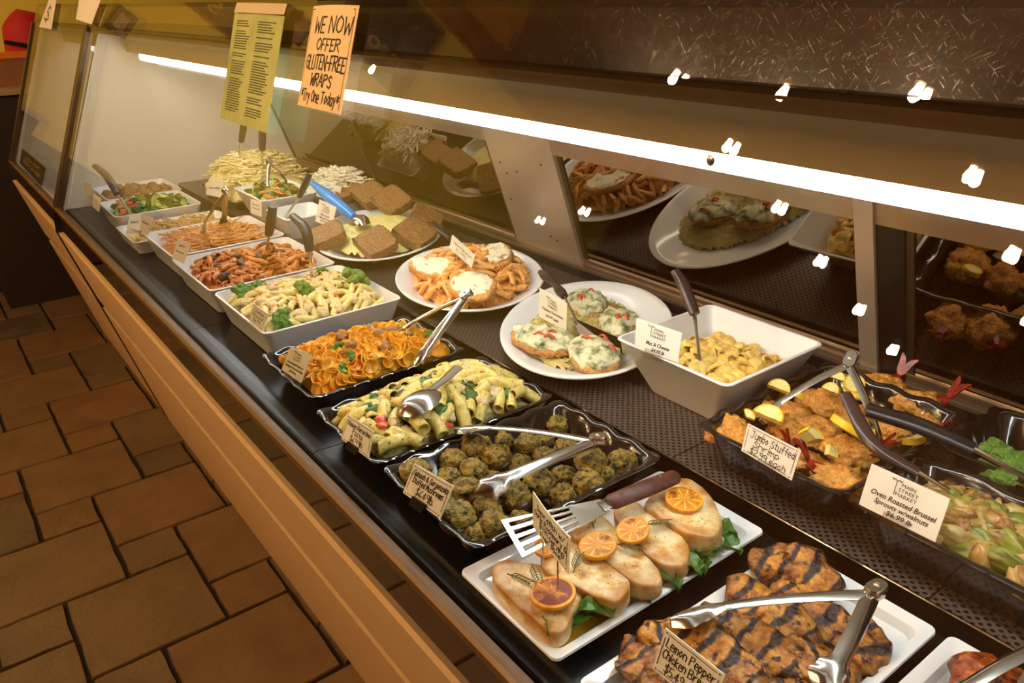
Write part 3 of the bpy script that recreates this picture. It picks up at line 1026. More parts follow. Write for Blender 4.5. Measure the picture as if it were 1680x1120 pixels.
def mound(name, label, cat, x0, x1, y0, y1, zf, mat, dz=-0.004, n=34, amp=0.003, nscale=60, inside=None, seed=0):
    """the bed of food under the single pieces: nobody could count it"""
    mb = MB()
    V = []
    for j in range(n + 1):
        for i in range(n + 1):
            x, y = x0 + (x1 - x0) * i / n, y0 + (y1 - y0) * j / n
            V.append(Vector((x, y, zf(x, y) + dz + amp * nz((x, y, 0), nscale, seed) + amp * 0.5 * nz((x, y, 0), nscale * 2.5, seed))))
    F = []
    for j in range(n):
        for i in range(n):
            a = j * (n + 1) + i
            if inside:
                cx, cy = x0 + (x1 - x0) * (i + .5) / n, y0 + (y1 - y0) * (j + .5) / n
                if not inside(cx, cy):
                    continue
            F.append((a, a + 1, a + n + 2, a + n + 1))
    zb = min(v.z for v in V) - 0.004
    mb.add(V, F)
    if not inside:
        k = len(mb.v)
        edge = [i for i in range(n + 1)] + [(j + 1) * (n + 1) + n for j in range(n)] + [n * (n + 1) + n - 1 - i for i in range(n)] + [(n - 1 - j) * (n + 1) for j in range(n - 1)]
        low = [Vector((mb.v[i].x, mb.v[i].y, zb)) for i in edge]
        mb.v += low
        m = len(edge)
        for i in range(m):
            mb.f.append((edge[i], k + i, k + (i + 1) % m, edge[(i + 1) % m]))
    o = mb.put(name, mat)
    return tag(o, label, cat, kind='stuff')


def scatter_stuff(name, label, cat, pieces, n, x0, x1, y0, y1, zf, mat, seed=0, inside=None, pitch=0.6, lift=0.003, smooth=True):
    """many tiny loose bits (grains, shreds, flecks) as one body of stuff"""
    rr = random.Random(seed)
    mb = MB()
    k = 0
    while k < n:
        x, y = rr.uniform(x0, x1), rr.uniform(y0, y1)
        if inside and not inside(x, y):
            continue
        k += 1
        v, f = rr.choice(pieces)
        Mx = Matrix.Translation((x, y, zf(x, y) + lift + rr.uniform(-.002, .003))) @ Euler((rr.uniform(-pitch, pitch), rr.uniform(-pitch, pitch), rr.uniform(0, 6.3))).to_matrix().to_4x4() @ Matrix.Scale(rr.uniform(.75, 1.25), 4)
        mb.add([Mx @ p for p in v], f)
    return tag(mb.put(name, mat, None, smooth), label, cat, kind='stuff')


def strand(seed, L=0.10, r=0.0014, n=9, wild=0.5):
    rr = random.Random(seed)
    a = 0
    cv = rr.uniform(-0.42, 0.42)
    p = Vector((-L / 2, 0, 0))
    P = [p.copy()]
    for i in range(n):
        a += cv + rr.uniform(-wild, wild) * 0.7
        p += Vector((math.cos(a), math.sin(a), rr.uniform(-.12, .12))) * (L / n)
        P.append(p.copy())
    c = sum(P, Vector()) / len(P)
    mb = MB().tube([q - c for q in P], r, 5)
    return mb.v, mb.f


def padobj(name, outline, T, mat, parent=None, loc=(0, 0, 0), rot=(0, 0, 0), amp=0.002, nscale=60, seed=0, power=3.0, crown=0.0, rings=7, crisp=False):
    V, F = pad(outline, T, rings, power, amp, nscale, seed, crown=crown, crisp=crisp)
    me = mesh(name, V, F, mat, True)
    n = len(outline)
    at = me.attributes.new('edge', 'FLOAT', 'POINT')
    vals = [0.0]
    K = (len(V) - 1) // n
    for k in range(K):
        s_ = (math.sin((k + 1) / rings * PI / 2) ** 0.8) if k < rings else 1.2
        vals += [s_] * n
    if crisp:                                  # only the rim of the cut face is browned, the sides stay pale
        vals[1 + rings * n:] = [0.62] * (len(vals) - 1 - rings * n)
    at.data.foreach_set('value', vals)
    return put(name, me, parent, loc, rot)


def edge_food(name, stops, edge_c, e0=0.75, e1=1.05, scale=60, rough=0.5, bump=0.3, spots=None, stripes=None, spec=0.5, sss=0.0, dist=0.002):
    """like food(), with a browned rim where the piece was seared, and optional grill bars"""
    m = food(name, stops, scale, rough, bump, 4, sss, spots, spec, dist)
    nt = m.node_tree
    b = nt.nodes['Principled BSDF']
    src = b.inputs['Base Color'].links[0].from_socket
    tc = nt.nodes.new('ShaderNodeTexCoord')
    nn = nt.nodes.new('ShaderNodeTexNoise')
    nn.inputs['Scale'].default_value = 38
    nn.inputs['Detail'].default_value = 4
    nt.links.new(tc.outputs['Object'], nn.inputs[0])
    at = nt.nodes.new('ShaderNodeAttribute')
    at.attribute_name = 'edge'
    ad = nt.nodes.new('ShaderNodeMath')
    ad.operation = 'MULTIPLY_ADD'
    ad.inputs[1].default_value = 0.9
    nt.links.new(nn.outputs[0], ad.inputs[0])
    nt.links.new(at.outputs['Fac'], ad.inputs[2])
    mr = nt.nodes.new('ShaderNodeMapRange')
    mr.inputs[1].default_value = e0 + 0.45
    mr.inputs[2].default_value = e1 + 0.45
    nt.links.new(ad.outputs[0], mr.inputs[0])
    mx = nt.nodes.new('ShaderNodeMix')
    mx.data_type = 'RGBA'
    mx.inputs[7].default_value = lin(edge_c)
    nt.links.new(mr.outputs[0], mx.inputs[0])
    nt.links.new(src, mx.inputs[6])
    col = mx.outputs[2]
    if stripes:
        sc, lo, hi, c, dstr = stripes
        wv = nt.nodes.new('ShaderNodeTexWave')
        wv.inputs['Scale'].default_value = sc
        wv.inputs['Distortion'].default_value = dstr
        wv.inputs['Detail'].default_value = 3
        wv.inputs['Detail Scale'].default_value = 1.6
        nt.links.new(tc.outputs['Object'], wv.inputs[0])
        m2 = nt.nodes.new('ShaderNodeMapRange')
        m2.inputs[1].default_value = lo
        m2.inputs[2].default_value = hi
        nt.links.new(wv.outputs['Fac'], m2.inputs[0])
        mx2 = nt.nodes.new('ShaderNodeMix')
        mx2.data_type = 'RGBA'
        mx2.inputs[7].default_value = lin(c)
        nt.links.new(m2.outputs[0], mx2.inputs[0])
        nt.links.new(col, mx2.inputs[6])
        col = mx2.outputs[2]
    nt.links.new(col, b.inputs['Base Color'])
    return m


def px_outline(pts, z):
    """outline measured on the photograph, brought to its place at height z -> (centre, local outline)"""
    P = [W(x, y, z) for x, y in pts]
    c = sum(P, Vector()) / len(P)
    return c, [(p.x - c.x, p.y - c.y) for p in P]


def zz(pts, off, s):
    return [(off[0] + x / s, off[1] + y / s) for x, y in pts]


# pasta sorts
F_red = food('red_sauced_pasta', [(0.3, '8E4212'), (0.5, 'C8762C'), (0.75, 'E4AC62')], 60, 0.35, 0.25, vary=0.12)
F_pale = food('pale_buttered_pasta', [(0.3, 'D8B95C'), (0.55, 'EFDD92'), (0.8, 'F5E9B5')], 70, 0.35, 0.2, vary=0.06)
F_spin = food('herbed_rigatoni', [(0.28, 'B9A24A'), (0.5, 'E3CC70'), (0.8, 'EFE0A0')], 60, 0.35, 0.25, vary=0.08, spots=(120, 0.62, 0.70, '4A5A22'))
F_orec = food('orange_orecchiette', [(0.3, 'DE9218'), (0.55, 'F2B438'), (0.8, 'F8D070')], 40, 0.32, 0.2, vary=0.1)
F_parm = food('tomato_penne', [(0.3, 'D4822E'), (0.55, 'EEAE62'), (0.8, 'F5CB92')], 40, 0.33, 0.2, vary=0.1, spots=(140, 0.62, 0.7, 'A8481A'))
F_mac = food('cheese_shells', [(0.3, 'E2B045'), (0.55, 'F3CE6E'), (0.8, 'F8DD92')], 60, 0.35, 0.25, vary=0.05)
F_noodle = food('yellow_noodles', [(0.3, 'D9C274'), (0.6, 'EBDC9E'), (0.8, 'F3EBC4')], 50, 0.4, 0.2)
F_spag = food('orange_spaghetti', [(0.3, 'B0702C'), (0.55, 'D69A52'), (0.8, 'E6BC80')], 50, 0.4, 0.2)
F_green = food('dark_green_leaf', [(0.3, '2C4A18'), (0.6, '4E7026'), (0.8, '7C9A48')], 60, 0.4, 0.4)
F_broc = food('broccoli_green', [(0.3, '3E6420'), (0.55, '6E9636'), (0.8, '9CBE60')], 150, 0.5, 0.6, dist=0.004)
F_brocstem = food('broccoli_stem', [(0.3, '7CA83A'), (0.7, 'A8CC62')], 40, 0.35, 0.15)
F_redpep = food('red_pepper', [(0.3, 'B8321A'), (0.7, 'E0603A')], 60, 0.3, 0.15)
F_carrot = food('carrot_shred', [(0.3, 'D07022'), (0.7, 'EE9A48')], 60, 0.4, 0.15)
F_chick = food('shredded_chicken', [(0.3, 'CFA878'), (0.6, 'E8D0A4'), (0.8, 'F0E2C6')], 80, 0.5, 0.5)
F_dkmush = food('roasted_mushroom', [(0.3, '2A1A10'), (0.7, '5C3E24')], 60, 0.4, 0.4)
F_saus = food('sausage_bit', [(0.3, '7A4E26'), (0.7, 'A8783E')], 90, 0.5, 0.6)

PEN_R = [penne_mesh('penne', 0.040, 0.0058, F_red, c) for c in (0.0, 0.10)]
PEN_P = [penne_mesh('penne', 0.044, 0.0065, F_pale, c) for c in (0.0, 0.08, 0.15)]
RIG = [penne_mesh('rigatoni', 0.046, 0.0088, F_spin, c, 16, 0.25, 0.06, 0.8) for c in (0.0, 0.08, 0.14)]
ORE = [orecchiette_mesh('orecchiette', 0.0125, F_orec, q, d, s) for q, d, s in ((1.0, 0.55, 1), (0.85, 0.7, 2), (0.92, 0.45, 3))]
PEN_T = [penne_mesh('penne', 0.042, 0.0060, F_parm, c) for c in (0.0, 0.10, 0.16)]
SHL = [shell_mesh('pasta_shell', 0.030, F_mac, o, i) for i, o in enumerate((1.2, 1.8, 0.8))]


def bits(r, k, amp=0.35, sub=2, sq=(1, 0.8, 0.6)):
    return [blob(r, max(sub, 3), amp, 1.5 / r, i * 7 + 1, sq, amp * 0.6) for i in range(k)]


def chunk_meshes(name, r, k, mat, amp=0.35, sub=2, sq=(1, 0.8, 0.6)):
    return [mesh(name, v, f, mat) for v, f in bits(r, k, amp, sub, sq)]


CH_M = chunk_meshes('chicken_chunk', 0.013, 4, F_chick)
BR_M = []
for i in range(3):
    mb = MB()
    rr = random.Random(i)
    for k in range(9):
        a = k * 2.4
        d = 0.006 * math.sqrt(k / 2)
        v, f = blob(0.006, 2, 0.5, 400, k + i * 10)
        c = Vector((d * math.cos(a), d * math.sin(a), 0.014 - d * 0.4))
        mb.add([p + c for p in v], f)
    BR_M.append(mb)


def broccoli(x, y, z, rot, label, s_=1.0, i=0):
    t = thing('broccoli_floret', label, 'broccoli', (x, y, z), rot)
    t.scale = (s_,) * 3
    put('floret_head', BRH[i % 3], t)
    put('stem', BRS, t)
    return t


BRH = [m.mesh('floret_head', F_broc) for m in BR_M]
BRS = MB().tube([(0, 0, -0.014), (0, 0, 0.0), (0.001, 0, 0.012)], [0.0035, 0.0042, 0.006], 8).mesh('stem', F_brocstem)

# 1 the far bowls -------------------------------------------------
zf = rectz(-2.89, -2.68, 0.46, 0.67, 0.012, 0.028)
ball = [mesh('roasted_ball', *blob(0.020, 3, 0.25, 90, i), food('roasted_ball_%d' % i, [(0.3, '6E4A26'), (0.7, 'A8824C')], 90, 0.5, 0.5)) for i in range(2)]
heap('roasted_ball', 'brown roasted ball in the furthest white bowl', 'food ball', 'roasted balls in the furthest bowl', ball, 16, -2.865, -2.70, 0.48, 0.65, zf, 0.036, 1, lift=0.01)
zf = rectz(-2.65, -2.44, 0.435, 0.655, 0.014, 0.045)
mound('salad_greens', 'bed of chopped green salad in white bowl', 'salad', -2.635, -2.455, 0.45, 0.645, zf, F_broc, 0.0, 30, 0.010, 50)
leafbits = []
for i in range(4):
    q = ngon([(0.018, 0), (0.006, 0.010), (-0.016, 0.006), (-0.014, -0.008), (0.006, -0.009)], 3)
    mbq = MB()
    mbq.rings([[Vector((x, y, 0.004 * math.sin(90 * x + i) - 0.0005)) for x, y in q], [Vector((x, y, 0.004 * math.sin(90 * x + i) + 0.0006)) for x, y in q]])
    leafbits.append(mbq.mesh('salad_leaf', F_green if i % 2 else food('salad_leaf_%d' % i, [(0.3, '7C9A3A'), (0.7, 'B4C86A')], 50, 0.4, 0.3)))
heap('salad_leaf', 'chopped green leaf piece in far salad bowl', 'leaf', 'leaves in the far salad bowl', leafbits, 90, -2.63, -2.46, 0.45, 0.64, zf, 0.012, 3, pitch=0.9, lift=0.008)
rp = chunk_meshes('red_pepper_piece', 0.011, 2, F_redpep, 0.3, 2, (1.2, 0.6, 0.35))
heap('red_pepper_piece', 'red pepper strip in far salad bowl', 'pepper', 'pepper strips in the far salad bowl', rp, 10, -2.62, -2.48, 0.45, 0.50, zf, 0.02, 5, lift=0.014)
zf = rectz(-2.415, -2.22, 0.42, 0.695, 0.010, 0.026)
mound('noodle_bed', 'tan noodles and grain in shallow white bowl', 'noodles', -2.405, -2.232, 0.425, 0.685, zf, F_noodle, 0, 30, 0.005)
scatter_stuff('noodle_strands', 'loose tan noodle strands in shallow white bowl', 'noodles', [strand(i, 0.07, 0.0018) for i in range(8)], 150, -2.39, -2.25, 0.45, 0.67, zf, food('tan_noodle', [(0.3, 'B98A4A'), (0.7, 'DDB878')], 50, 0.4, 0.1), 4)

# 2 spaghetti -----------------------------------------------------
zf = rectz(-2.19, -1.95, 0.448, 0.712, 0.016, 0.042)
mound('spaghetti_bed', 'orange spaghetti filling the white bowl', 'spaghetti', -2.178, -1.962, 0.458, 0.70, zf, F_spag, -0.004, 34, 0.004, 50)
scatter_stuff('spaghetti_strands', 'orange spaghetti strands tangled on top of bowl', 'spaghetti', [strand(i + 50, 0.10, 0.0017, 14, 0.75) for i in range(20)], 520, -2.15, -1.99, 0.49, 0.67, zf, F_spag, 6, pitch=0.16, lift=0.004)

# 3 red penne -----------------------------------------------------
zf = rectz(-1.908, -1.646, 0.44, 0.708, 0.016, 0.044)
mound('sauce_bed', 'red sauce and pasta filling the white bowl', 'sauce', -1.896, -1.658, 0.452, 0.696, zf, F_red, -0.006, 34, 0.005, 50)
heap('penne', 'red sauced penne tube in white bowl', 'pasta', 'penne in red sauce', PEN_R, 36, -1.885, -1.668, 0.462, 0.686, zf, 0.026, 8, pitch=0.4, lift=0.009)
scatter_stuff('penne_pile', 'pile of red sauced penne filling the bowl', 'pasta', [(lambda m: ([v.co.copy() for v in m.vertices], [tuple(q.vertices) for q in m.polygons]))(m) for m in PEN_R], 140, -1.888, -1.666, 0.46, 0.688, zf, F_red, 77, pitch=0.4, lift=0.003)
dm = chunk_meshes('mushroom_piece', 0.013, 3, F_dkmush, 0.4, 2, (1.1, 0.7, 0.5))
heap('mushroom_piece', 'dark roasted mushroom slice among red penne', 'mushroom', 'mushroom slices in the red penne', dm, 9, -1.87, -1.69, 0.47, 0.66, zf, 0.05, 9, lift=0.012)

# 4 pale penne with broccoli --------------------------------------
zf = rectz(-1.608, -1.347, 0.442, 0.708, 0.016, 0.046)
mound('cream_sauce_bed', 'creamy crumbs filling the nearest white bowl', 'sauce', -1.596, -1.359, 0.454, 0.696, zf, food('cream_crumb', [(0.3, 'CDA964'), (0.6, 'E8D296'), (0.8, 'F2E5BE')], 90, 0.5, 0.6), -0.005, 40, 0.006, 60)
heap('penne', 'pale yellow penne tube in nearest white bowl', 'pasta', 'pale penne with broccoli', PEN_P, 110, -1.585, -1.370, 0.462, 0.69, zf, 0.017, 12, pitch=0.45, lift=0.006)
heap('chicken_chunk', 'pale chicken chunk among the pale penne', 'chicken', 'chicken chunks in the pale penne', CH_M, 40, -1.585, -1.370, 0.462, 0.69, zf, 0.022, 14, lift=0.010)
for i, (px, py) in enumerate(((392, 494), (470, 532), (578, 476), (590, 482), (452, 541), (498, 500), (425, 480), (530, 462))):
    p = W(px, py, 0.05)
    p.x, p.y = min(max(p.x, -1.578), -1.376), min(max(p.y, 0.472), 0.682)
    broccoli(p.x, p.y, zf(p.x, p.y) + 0.012, (RND.uniform(-.9, .9), RND.uniform(-.9, .9), RND.uniform(0, 6)), ('green broccoli floret among pale penne, at the left corner', 'green broccoli floret near front edge of pale penne', 'upright green broccoli floret at back of pale penne', 'second green broccoli floret at back of pale penne', 'small green broccoli floret at front corner of pale penne', 'green broccoli floret in the middle of pale penne', 'broccoli floret half buried left of the spoon', 'broccoli floret half buried right of the spoon')[i], (1.5, 1.3, 1.9, 1.6, 1.3, 1.3, 1.0, 1.0)[i], i)
heap('red_pepper_piece', 'small red pepper bit among the pale penne', 'pepper', 'pepper bits in the pale penne', chunk_meshes('red_pepper_piece', 0.008, 2, F_redpep, 0.3, 2, (1.2, 0.8, 0.4)), 12, -1.58, -1.37, 0.465, 0.68, zf, 0.03, 16, lift=0.011)

# 5 orecchiette ---------------------------------------------------
zf = rectz(-1.270, -1.084, 0.415, 0.682, 0.012, 0.046)
mound('cheese_sauce_bed', 'orange cheese sauce filling the black tray', 'sauce', -1.255, -1.10, 0.432, 0.66, zf, F_orec, -0.006, 34, 0.005, 50)
heap('orecchiette', 'orange ear shaped pasta piece in black tray', 'pasta', 'orecchiette in the black tray', ORE, 250, -1.258, -1.094, 0.428, 0.668, zf, 0.0108, 18, pitch=0.95, lift=0.008)
heap('sausage_bit', 'brown sausage bit among the orange orecchiette', 'sausage', 'sausage bits in the orecchiette', chunk_meshes('sausage_bit', 0.012, 3, F_saus, 0.3), 8, -1.25, -1.10, 0.50, 0.66, zf, 0.04, 19, lift=0.012)
for i, (px, py) in enumerate(((566, 612), (573, 600), (700, 545), (560, 590), (610, 640))):
    p = W(px, py, 0.05)
    broccoli(p.x, p.y, zf(p.x, p.y) + 0.008, (RND.uniform(-1.2, 1.2), RND.uniform(-1.2, 1.2), RND.uniform(0, 6)), ('small broccoli rabe floret in middle of orange orecchiette', 'broccoli rabe floret behind the middle of orange orecchiette', 'broccoli rabe floret at the back of orange orecchiette', 'broccoli rabe floret at left of orange orecchiette', 'broccoli rabe floret at front of orange orecchiette')[i], 0.8, i)

# 6 rigatoni florentine -------------------------------------------
zf = rectz(-1.018, -0.850, 0.404, 0.690, 0.012, 0.046)
mound('creamed_spinach_bed', 'creamy spinach and chicken under the rigatoni', 'sauce', -1.006, -0.866, 0.42, 0.672, zf, food('cream_spinach', [(0.3, '6E7434'), (0.5, 'CDBE78'), (0.7, 'EADFAE')], 70, 0.5, 0.6), -0.005, 40, 0.006, 60)
heap('rigatoni', 'yellow ridged rigatoni tube in black tray', 'pasta', 'rigatoni with spinach', RIG, 74, -1.006, -0.864, 0.418, 0.678, zf, 0.0185, 22, pitch=0.4, lift=0.008)
heap('chicken_chunk', 'pale chicken chunk among the rigatoni', 'chicken', 'chicken chunks in the rigatoni', CH_M, 34, -1.0, -0.87, 0.43, 0.665, zf, 0.025, 24, lift=0.010)
sp = chunk_meshes('spinach_clump', 0.012, 4, F_green, 0.6, 3, (1.2, 0.8, 0.35))
heap('spinach_clump', 'dark cooked spinach clump among the rigatoni', 'spinach', 'spinach clumps in the rigatoni', sp, 38, -1.0, -0.87, 0.425, 0.665, zf, 0.019, 25, lift=0.012)
for i, (px, py) in enumerate(((628, 705), (733, 693), (626, 697), (790, 625), (735, 650))):
    p = W(px, py, 0.055)
    o = put('red_pepper_piece', chunk_meshes('red_pepper_piece', 0.008, 1, F_redpep, 0.3, 2, (1.2, 0.9, 0.4))[0], None, (p.x, p.y, zf(p.x, p.y) + 0.016), (RND.uniform(-.4, .4), RND.uniform(-.4, .4), i))
    tag(o, ('red pepper bit beside the rigatoni card', 'red pepper bit next to the dark tong claw', 'second red pepper bit behind the rigatoni card', 'red pepper bit at back of the rigatoni', 'red pepper bit right of the spoon bowl')[i], 'pepper', 'pepper bits in the rigatoni')

# 7 stuffed mushrooms ---------------------------------------------
F_stuff = food('spinach_crumb_stuffing', [(0.28, '2E2A0E'), (0.42, '6E5E1E'), (0.55, 'AE8C36'), (0.68, '8C7C30'), (0.85, 'B8A050')], 55, 0.5, 1.0, 6, spots=(60, 0.56, 0.64, '26300F'), dist=0.005)
F_cap = food('mushroom_cap', [(0.3, '2C1A0E'), (0.7, '5E3C1E')], 50, 0.3, 0.3)
ST = [mesh('stuffing', *blob(0.0185, 4, 0.22, 110, i, (1, 1, 0.82), 0.16), F_stuff) for i in range(5)]
CP = MB().lathe([(0.004, -0.012), (0.012, -0.011), (0.0185, -0.005), (0.0195, 0.001), (0.017, 0.004)], 20).mesh('mushroom_cap', F_cap)
mpx = [(600, 390, 90), (480, 460, 75), (590, 515, 75), (725, 445, 82), (750, 350, 70), (895, 370, 72), (985, 345, 60), (1060, 260, 64), (1100, 390, 68), (980, 440, 68), (850, 480, 66), (455, 565, 72), (270, 540, 92), (560, 630, 82),
       (960, 580, 86), (1090, 545, 66), (1235, 465, 86), (1420, 470, 80), (1225, 590, 82), (1340, 535, 55), (825, 660, 86), (1090, 650, 70), (670, 720, 72), (505, 780, 88), (700, 810, 76), (610, 875, 66), (455, 690, 60), (700, 560, 55), (850, 795, 62), (360, 640, 62)]
for i, (a, b, r) in enumerate(mpx):
    zz_ = 0.030 if r > 70 else 0.022
    p = W(600 + a / 3.36, 620 + b / 3.36, zz_)
    s_ = r / 80 * 1.08
    t = thing('stuffed_mushroom', 'browned stuffed mushroom with green crumb top in black tray', 'mushroom', (p.x, p.y, zz_ - 0.004), (RND.uniform(-.3, .3), RND.uniform(-.3, .3), RND.uniform(0, 6)), 'stuffed mushrooms in the black tray')
    t.scale = (s_,) * 3
    put('stuffing', ST[i % 5], t, (0, 0, 0.006), (0, 0, i))
    put('mushroom_cap', CP, t)

# 8 swordfish -----------------------------------------------------
F_sword = edge_food('seared_swordfish', [(0.30, 'A8682A'), (0.42, 'DDB266'), (0.52, 'EFDCA8'), (0.75, 'F3E8C6')], 'AE6E22', 0.62, 1.12, 16, 0.4, 0.5, spots=(200, 0.63, 0.70, '5A3418'))
S8 = lambda pts: zz(pts, (740, 760), 3.11)
steaks = [('pale seared swordfish steak at the front of the platter', [(250, 490), (470, 520), (700, 570), (690, 660), (630, 760), (590, 860), (510, 880), (420, 800), (330, 720), (215, 590)], 0.033, 0.022),
          ('pale seared swordfish steak behind the swordfish card', [(480, 400), (620, 400), (760, 490), (900, 590), (915, 660), (850, 715), (760, 690), (660, 640), (560, 590), (470, 520)], 0.042, 0.024),
          ('pale seared swordfish steak in the middle of the platter', [(720, 225), (800, 290), (900, 400), (1010, 490), (1080, 590), (1045, 635), (930, 620), (800, 520), (680, 420), (610, 340)], 0.044, 0.024),
          ('pale seared swordfish steak fourth from the front', [(910, 170), (980, 220), (1120, 330), (1220, 430), (1200, 520), (1120, 530), (1010, 480), (920, 380), (840, 270), (850, 210)], 0.042, 0.024),
          ('thick rounded swordfish steak at back of the platter', [(1130, 75), (1230, 85), (1330, 170), (1370, 260), (1390, 330), (1330, 385), (1220, 375), (1120, 320), (1030, 250), (985, 215), (1040, 140)], 0.050, 0.034)]
for i, (lab, pts, ztop, T) in enumerate(steaks):
    c, o_ = px_outline(S8(pts), ztop)
    st = padobj('swordfish_steak', ngon(o_, 4), T, F_sword, None, (c.x, c.y, ztop - T + 0.002), (0.05 * (i % 2), -0.03, 0), 0.0011, 70, i, 9.0, 0.0015, 10, True)
    tag(st, lab, 'fish', 'swordfish steaks on the platter')

F_rind = food('grilled_rind', [(0.3, 'D8800E'), (0.6, 'F2A81E'), (0.8, 'F6C03A')], 40, 0.4, 0.2)
F_lrind = food('lemon_rind', [(0.3, 'E8B80E'), (0.7, 'F7D534')], 40, 0.35, 0.15)


def pulp_material(name, a, b_, char=None, mem='F4E6B8'):
    m, nt, b = new_mat(name)
    tc = nt.nodes.new('ShaderNodeTexCoord')
    gr = nt.nodes.new('ShaderNodeTexGradient')
    gr.gradient_type = 'RADIAL'
    nt.links.new(tc.outputs['Object'], gr.inputs[0])
    k = nt.nodes.new('ShaderNodeMath')
    k.operation = 'MULTIPLY'
    k.inputs[1].default_value = 9 * 2 * PI
    nt.links.new(gr.outputs['Fac'], k.inputs[0])
    s = nt.nodes.new('ShaderNodeMath')
    s.operation = 'SINE'
    nt.links.new(k.outputs[0], s.inputs[0])
    mr = nt.nodes.new('ShaderNodeMapRange')
    mr.inputs[1].default_value = 0.72
    mr.inputs[2].default_value = 0.98
    nt.links.new(s.outputs[0], mr.inputs[0])
    nn = nt.nodes.new('ShaderNodeTexNoise')
    nn.inputs['Scale'].default_value = 120
    nn.inputs['Detail'].default_value = 4
    nt.links.new(tc.outputs['Object'], nn.inputs[0])
    r = ramp(nt, [(0.3, a), (0.7, b_)], nn.outputs[0])
    mx = nt.nodes.new('ShaderNodeMix')
    mx.data_type = 'RGBA'
    nt.links.new(mr.outputs[0], mx.inputs[0])
    nt.links.new(r.outputs[0], mx.inputs[6])
    mx.inputs[7].default_value = lin(mem)
    col = mx.outputs[2]
    if char:
        n2 = nt.nodes.new('ShaderNodeTexNoise')
        n2.inputs['Scale'].default_value = 70
        n2.inputs['Detail'].default_value = 4
        nt.links.new(tc.outputs['Object'], n2.inputs[0])
        m2 = nt.nodes.new('ShaderNodeMapRange')
        m2.inputs[1].default_value = char
        m2.inputs[2].default_value = char + 0.14
        nt.links.new(n2.outputs[0], m2.inputs[0])
        mx2 = nt.nodes.new('ShaderNodeMix')
        mx2.data_type = 'RGBA'
        nt.links.new(m2.outputs[0], mx2.inputs[0])
        nt.links.new(col, mx2.inputs[6])
        mx2.inputs[7].default_value = lin('7A3A12')
        col = mx2.outputs[2]
    nt.links.new(col, b.inputs['Base Color'])
    b.inputs['Roughness'].default_value = 0.42
    b.inputs['Specular IOR Level'].default_value = 0.3
    bp = nt.nodes.new('ShaderNodeBump')
    bp.inputs['Strength'].default_value = 0.5
    bp.inputs['Distance'].default_value = 0.002
    nt.links.new(nn.outputs[0], bp.inputs['Height'])
    nt.links.new(bp.outputs[0], b.inputs['Normal'])
    return m


F_pulpc = pulp_material('charred_pulp', 'A8560E', 'D88A20', 0.40, 'D8A04A')
F_pulpo = pulp_material('grilled_pulp', 'C8760E', 'E6A02C', 0.55, 'ECC878')
F_pulpl = pulp_material('lemon_pulp', 'E8CE6A', 'F2E29A')


def slice_parts(t, r, th, pulp, rind, arc=2 * PI):
    n = 36

    def ringarc(prof, cap):
        R = []
        m = n if arc > 6.2 else max(6, int(n * arc / (2 * PI)))
        mb = MB()
        rows = []
        for k in range(m + (0 if arc > 6.2 else 1)):
            a = arc * k / m
            rows.append([Vector((q * math.cos(a), q * math.sin(a), z)) for q, z in prof])
        if arc > 6.2:
            rows.append(rows[0])
        mb.rings(rows, arc < 6.2, arc < 6.2)
        return mb
    ringarc([(r * 0.86, 0), (r, th * 0.15), (r * 1.01, th * 0.5), (r, th * 0.9), (r * 0.94, th * 1.04), (r * 0.86, th)], True).put('rind', rind, t)
    ringarc([(0.0002, 0.0004), (r * 0.87, 0.0004), (r * 0.87, th * 0.93), (r * 0.5, th * 1.0), (0.0002, th * 0.9)], True).put('pulp', pulp, t)


for i, (px, py, rp_, z, lab, pl, rot) in enumerate((
        (520, 672, 128, 0.044, 'dark charred lemon slice on the front swordfish steak', F_pulpc, (0.05, -0.05, 0)),
        (750, 430, 105, 0.052, 'grilled orange lemon slice on the middle swordfish', F_pulpo, (0.12, -0.1, 0.4)),
        (930, 350, 92, 0.053, 'grilled orange lemon slice on the fourth swordfish', F_pulpo, (0.1, -0.25, 1.2)),
        (1188, 193, 104, 0.057, 'grilled orange lemon slice on the rear rounded swordfish', F_pulpo, (0.05, -0.08, 2.2)),
        (478, 440, 60, 0.047, 'small browned lemon slice under the swordfish card', F_pulpo, (0.2, 0.1, 0.4)))):
    p = W(740 + px / 3.11, 760 + py / 3.11, z)
    q = W(740 + (px + rp_) / 3.11, 760 + py / 3.11, z)
    t = thing('lemon_slice', lab, 'lemon slice', (p.x, p.y, z), rot, 'grilled lemon slices on the swordfish')
    slice_parts(t, (q - p).length * 0.93, 0.005, pl, F_rind)

# rosemary sprigs: one thin stalk with needles each
F_rose = food('rosemary', [(0.3, '4A4422'), (0.7, '7A7444')], 80, 0.5, 0.2)


def sprig(px, py, z, ang, L, lab):
    p = W(px, py, z)
    t = thing('rosemary_sprig', lab, 'herb', (p.x, p.y, z), (0, 0.0, ang), 'rosemary sprigs on the swordfish')
    MB().tube([(-L / 2, 0, 0), (0, 0, 0.002), (L / 2, 0, 0.001)], [0.0009, 0.0009, 0.0006], 5).put('stalk', F_rose, t)
    for k in range(6):
        x = -L / 2 + L * (k + 1) / 7
        for sd in (-1, 1):
            MB().tube([(x, 0, 0.001), (x + 0.005, sd * 0.0035, 0.0025), (x + 0.011, sd * 0.006, 0.0015)], [0.0005, 0.0007, 0.0003], 4).put('needle', F_rose, t)


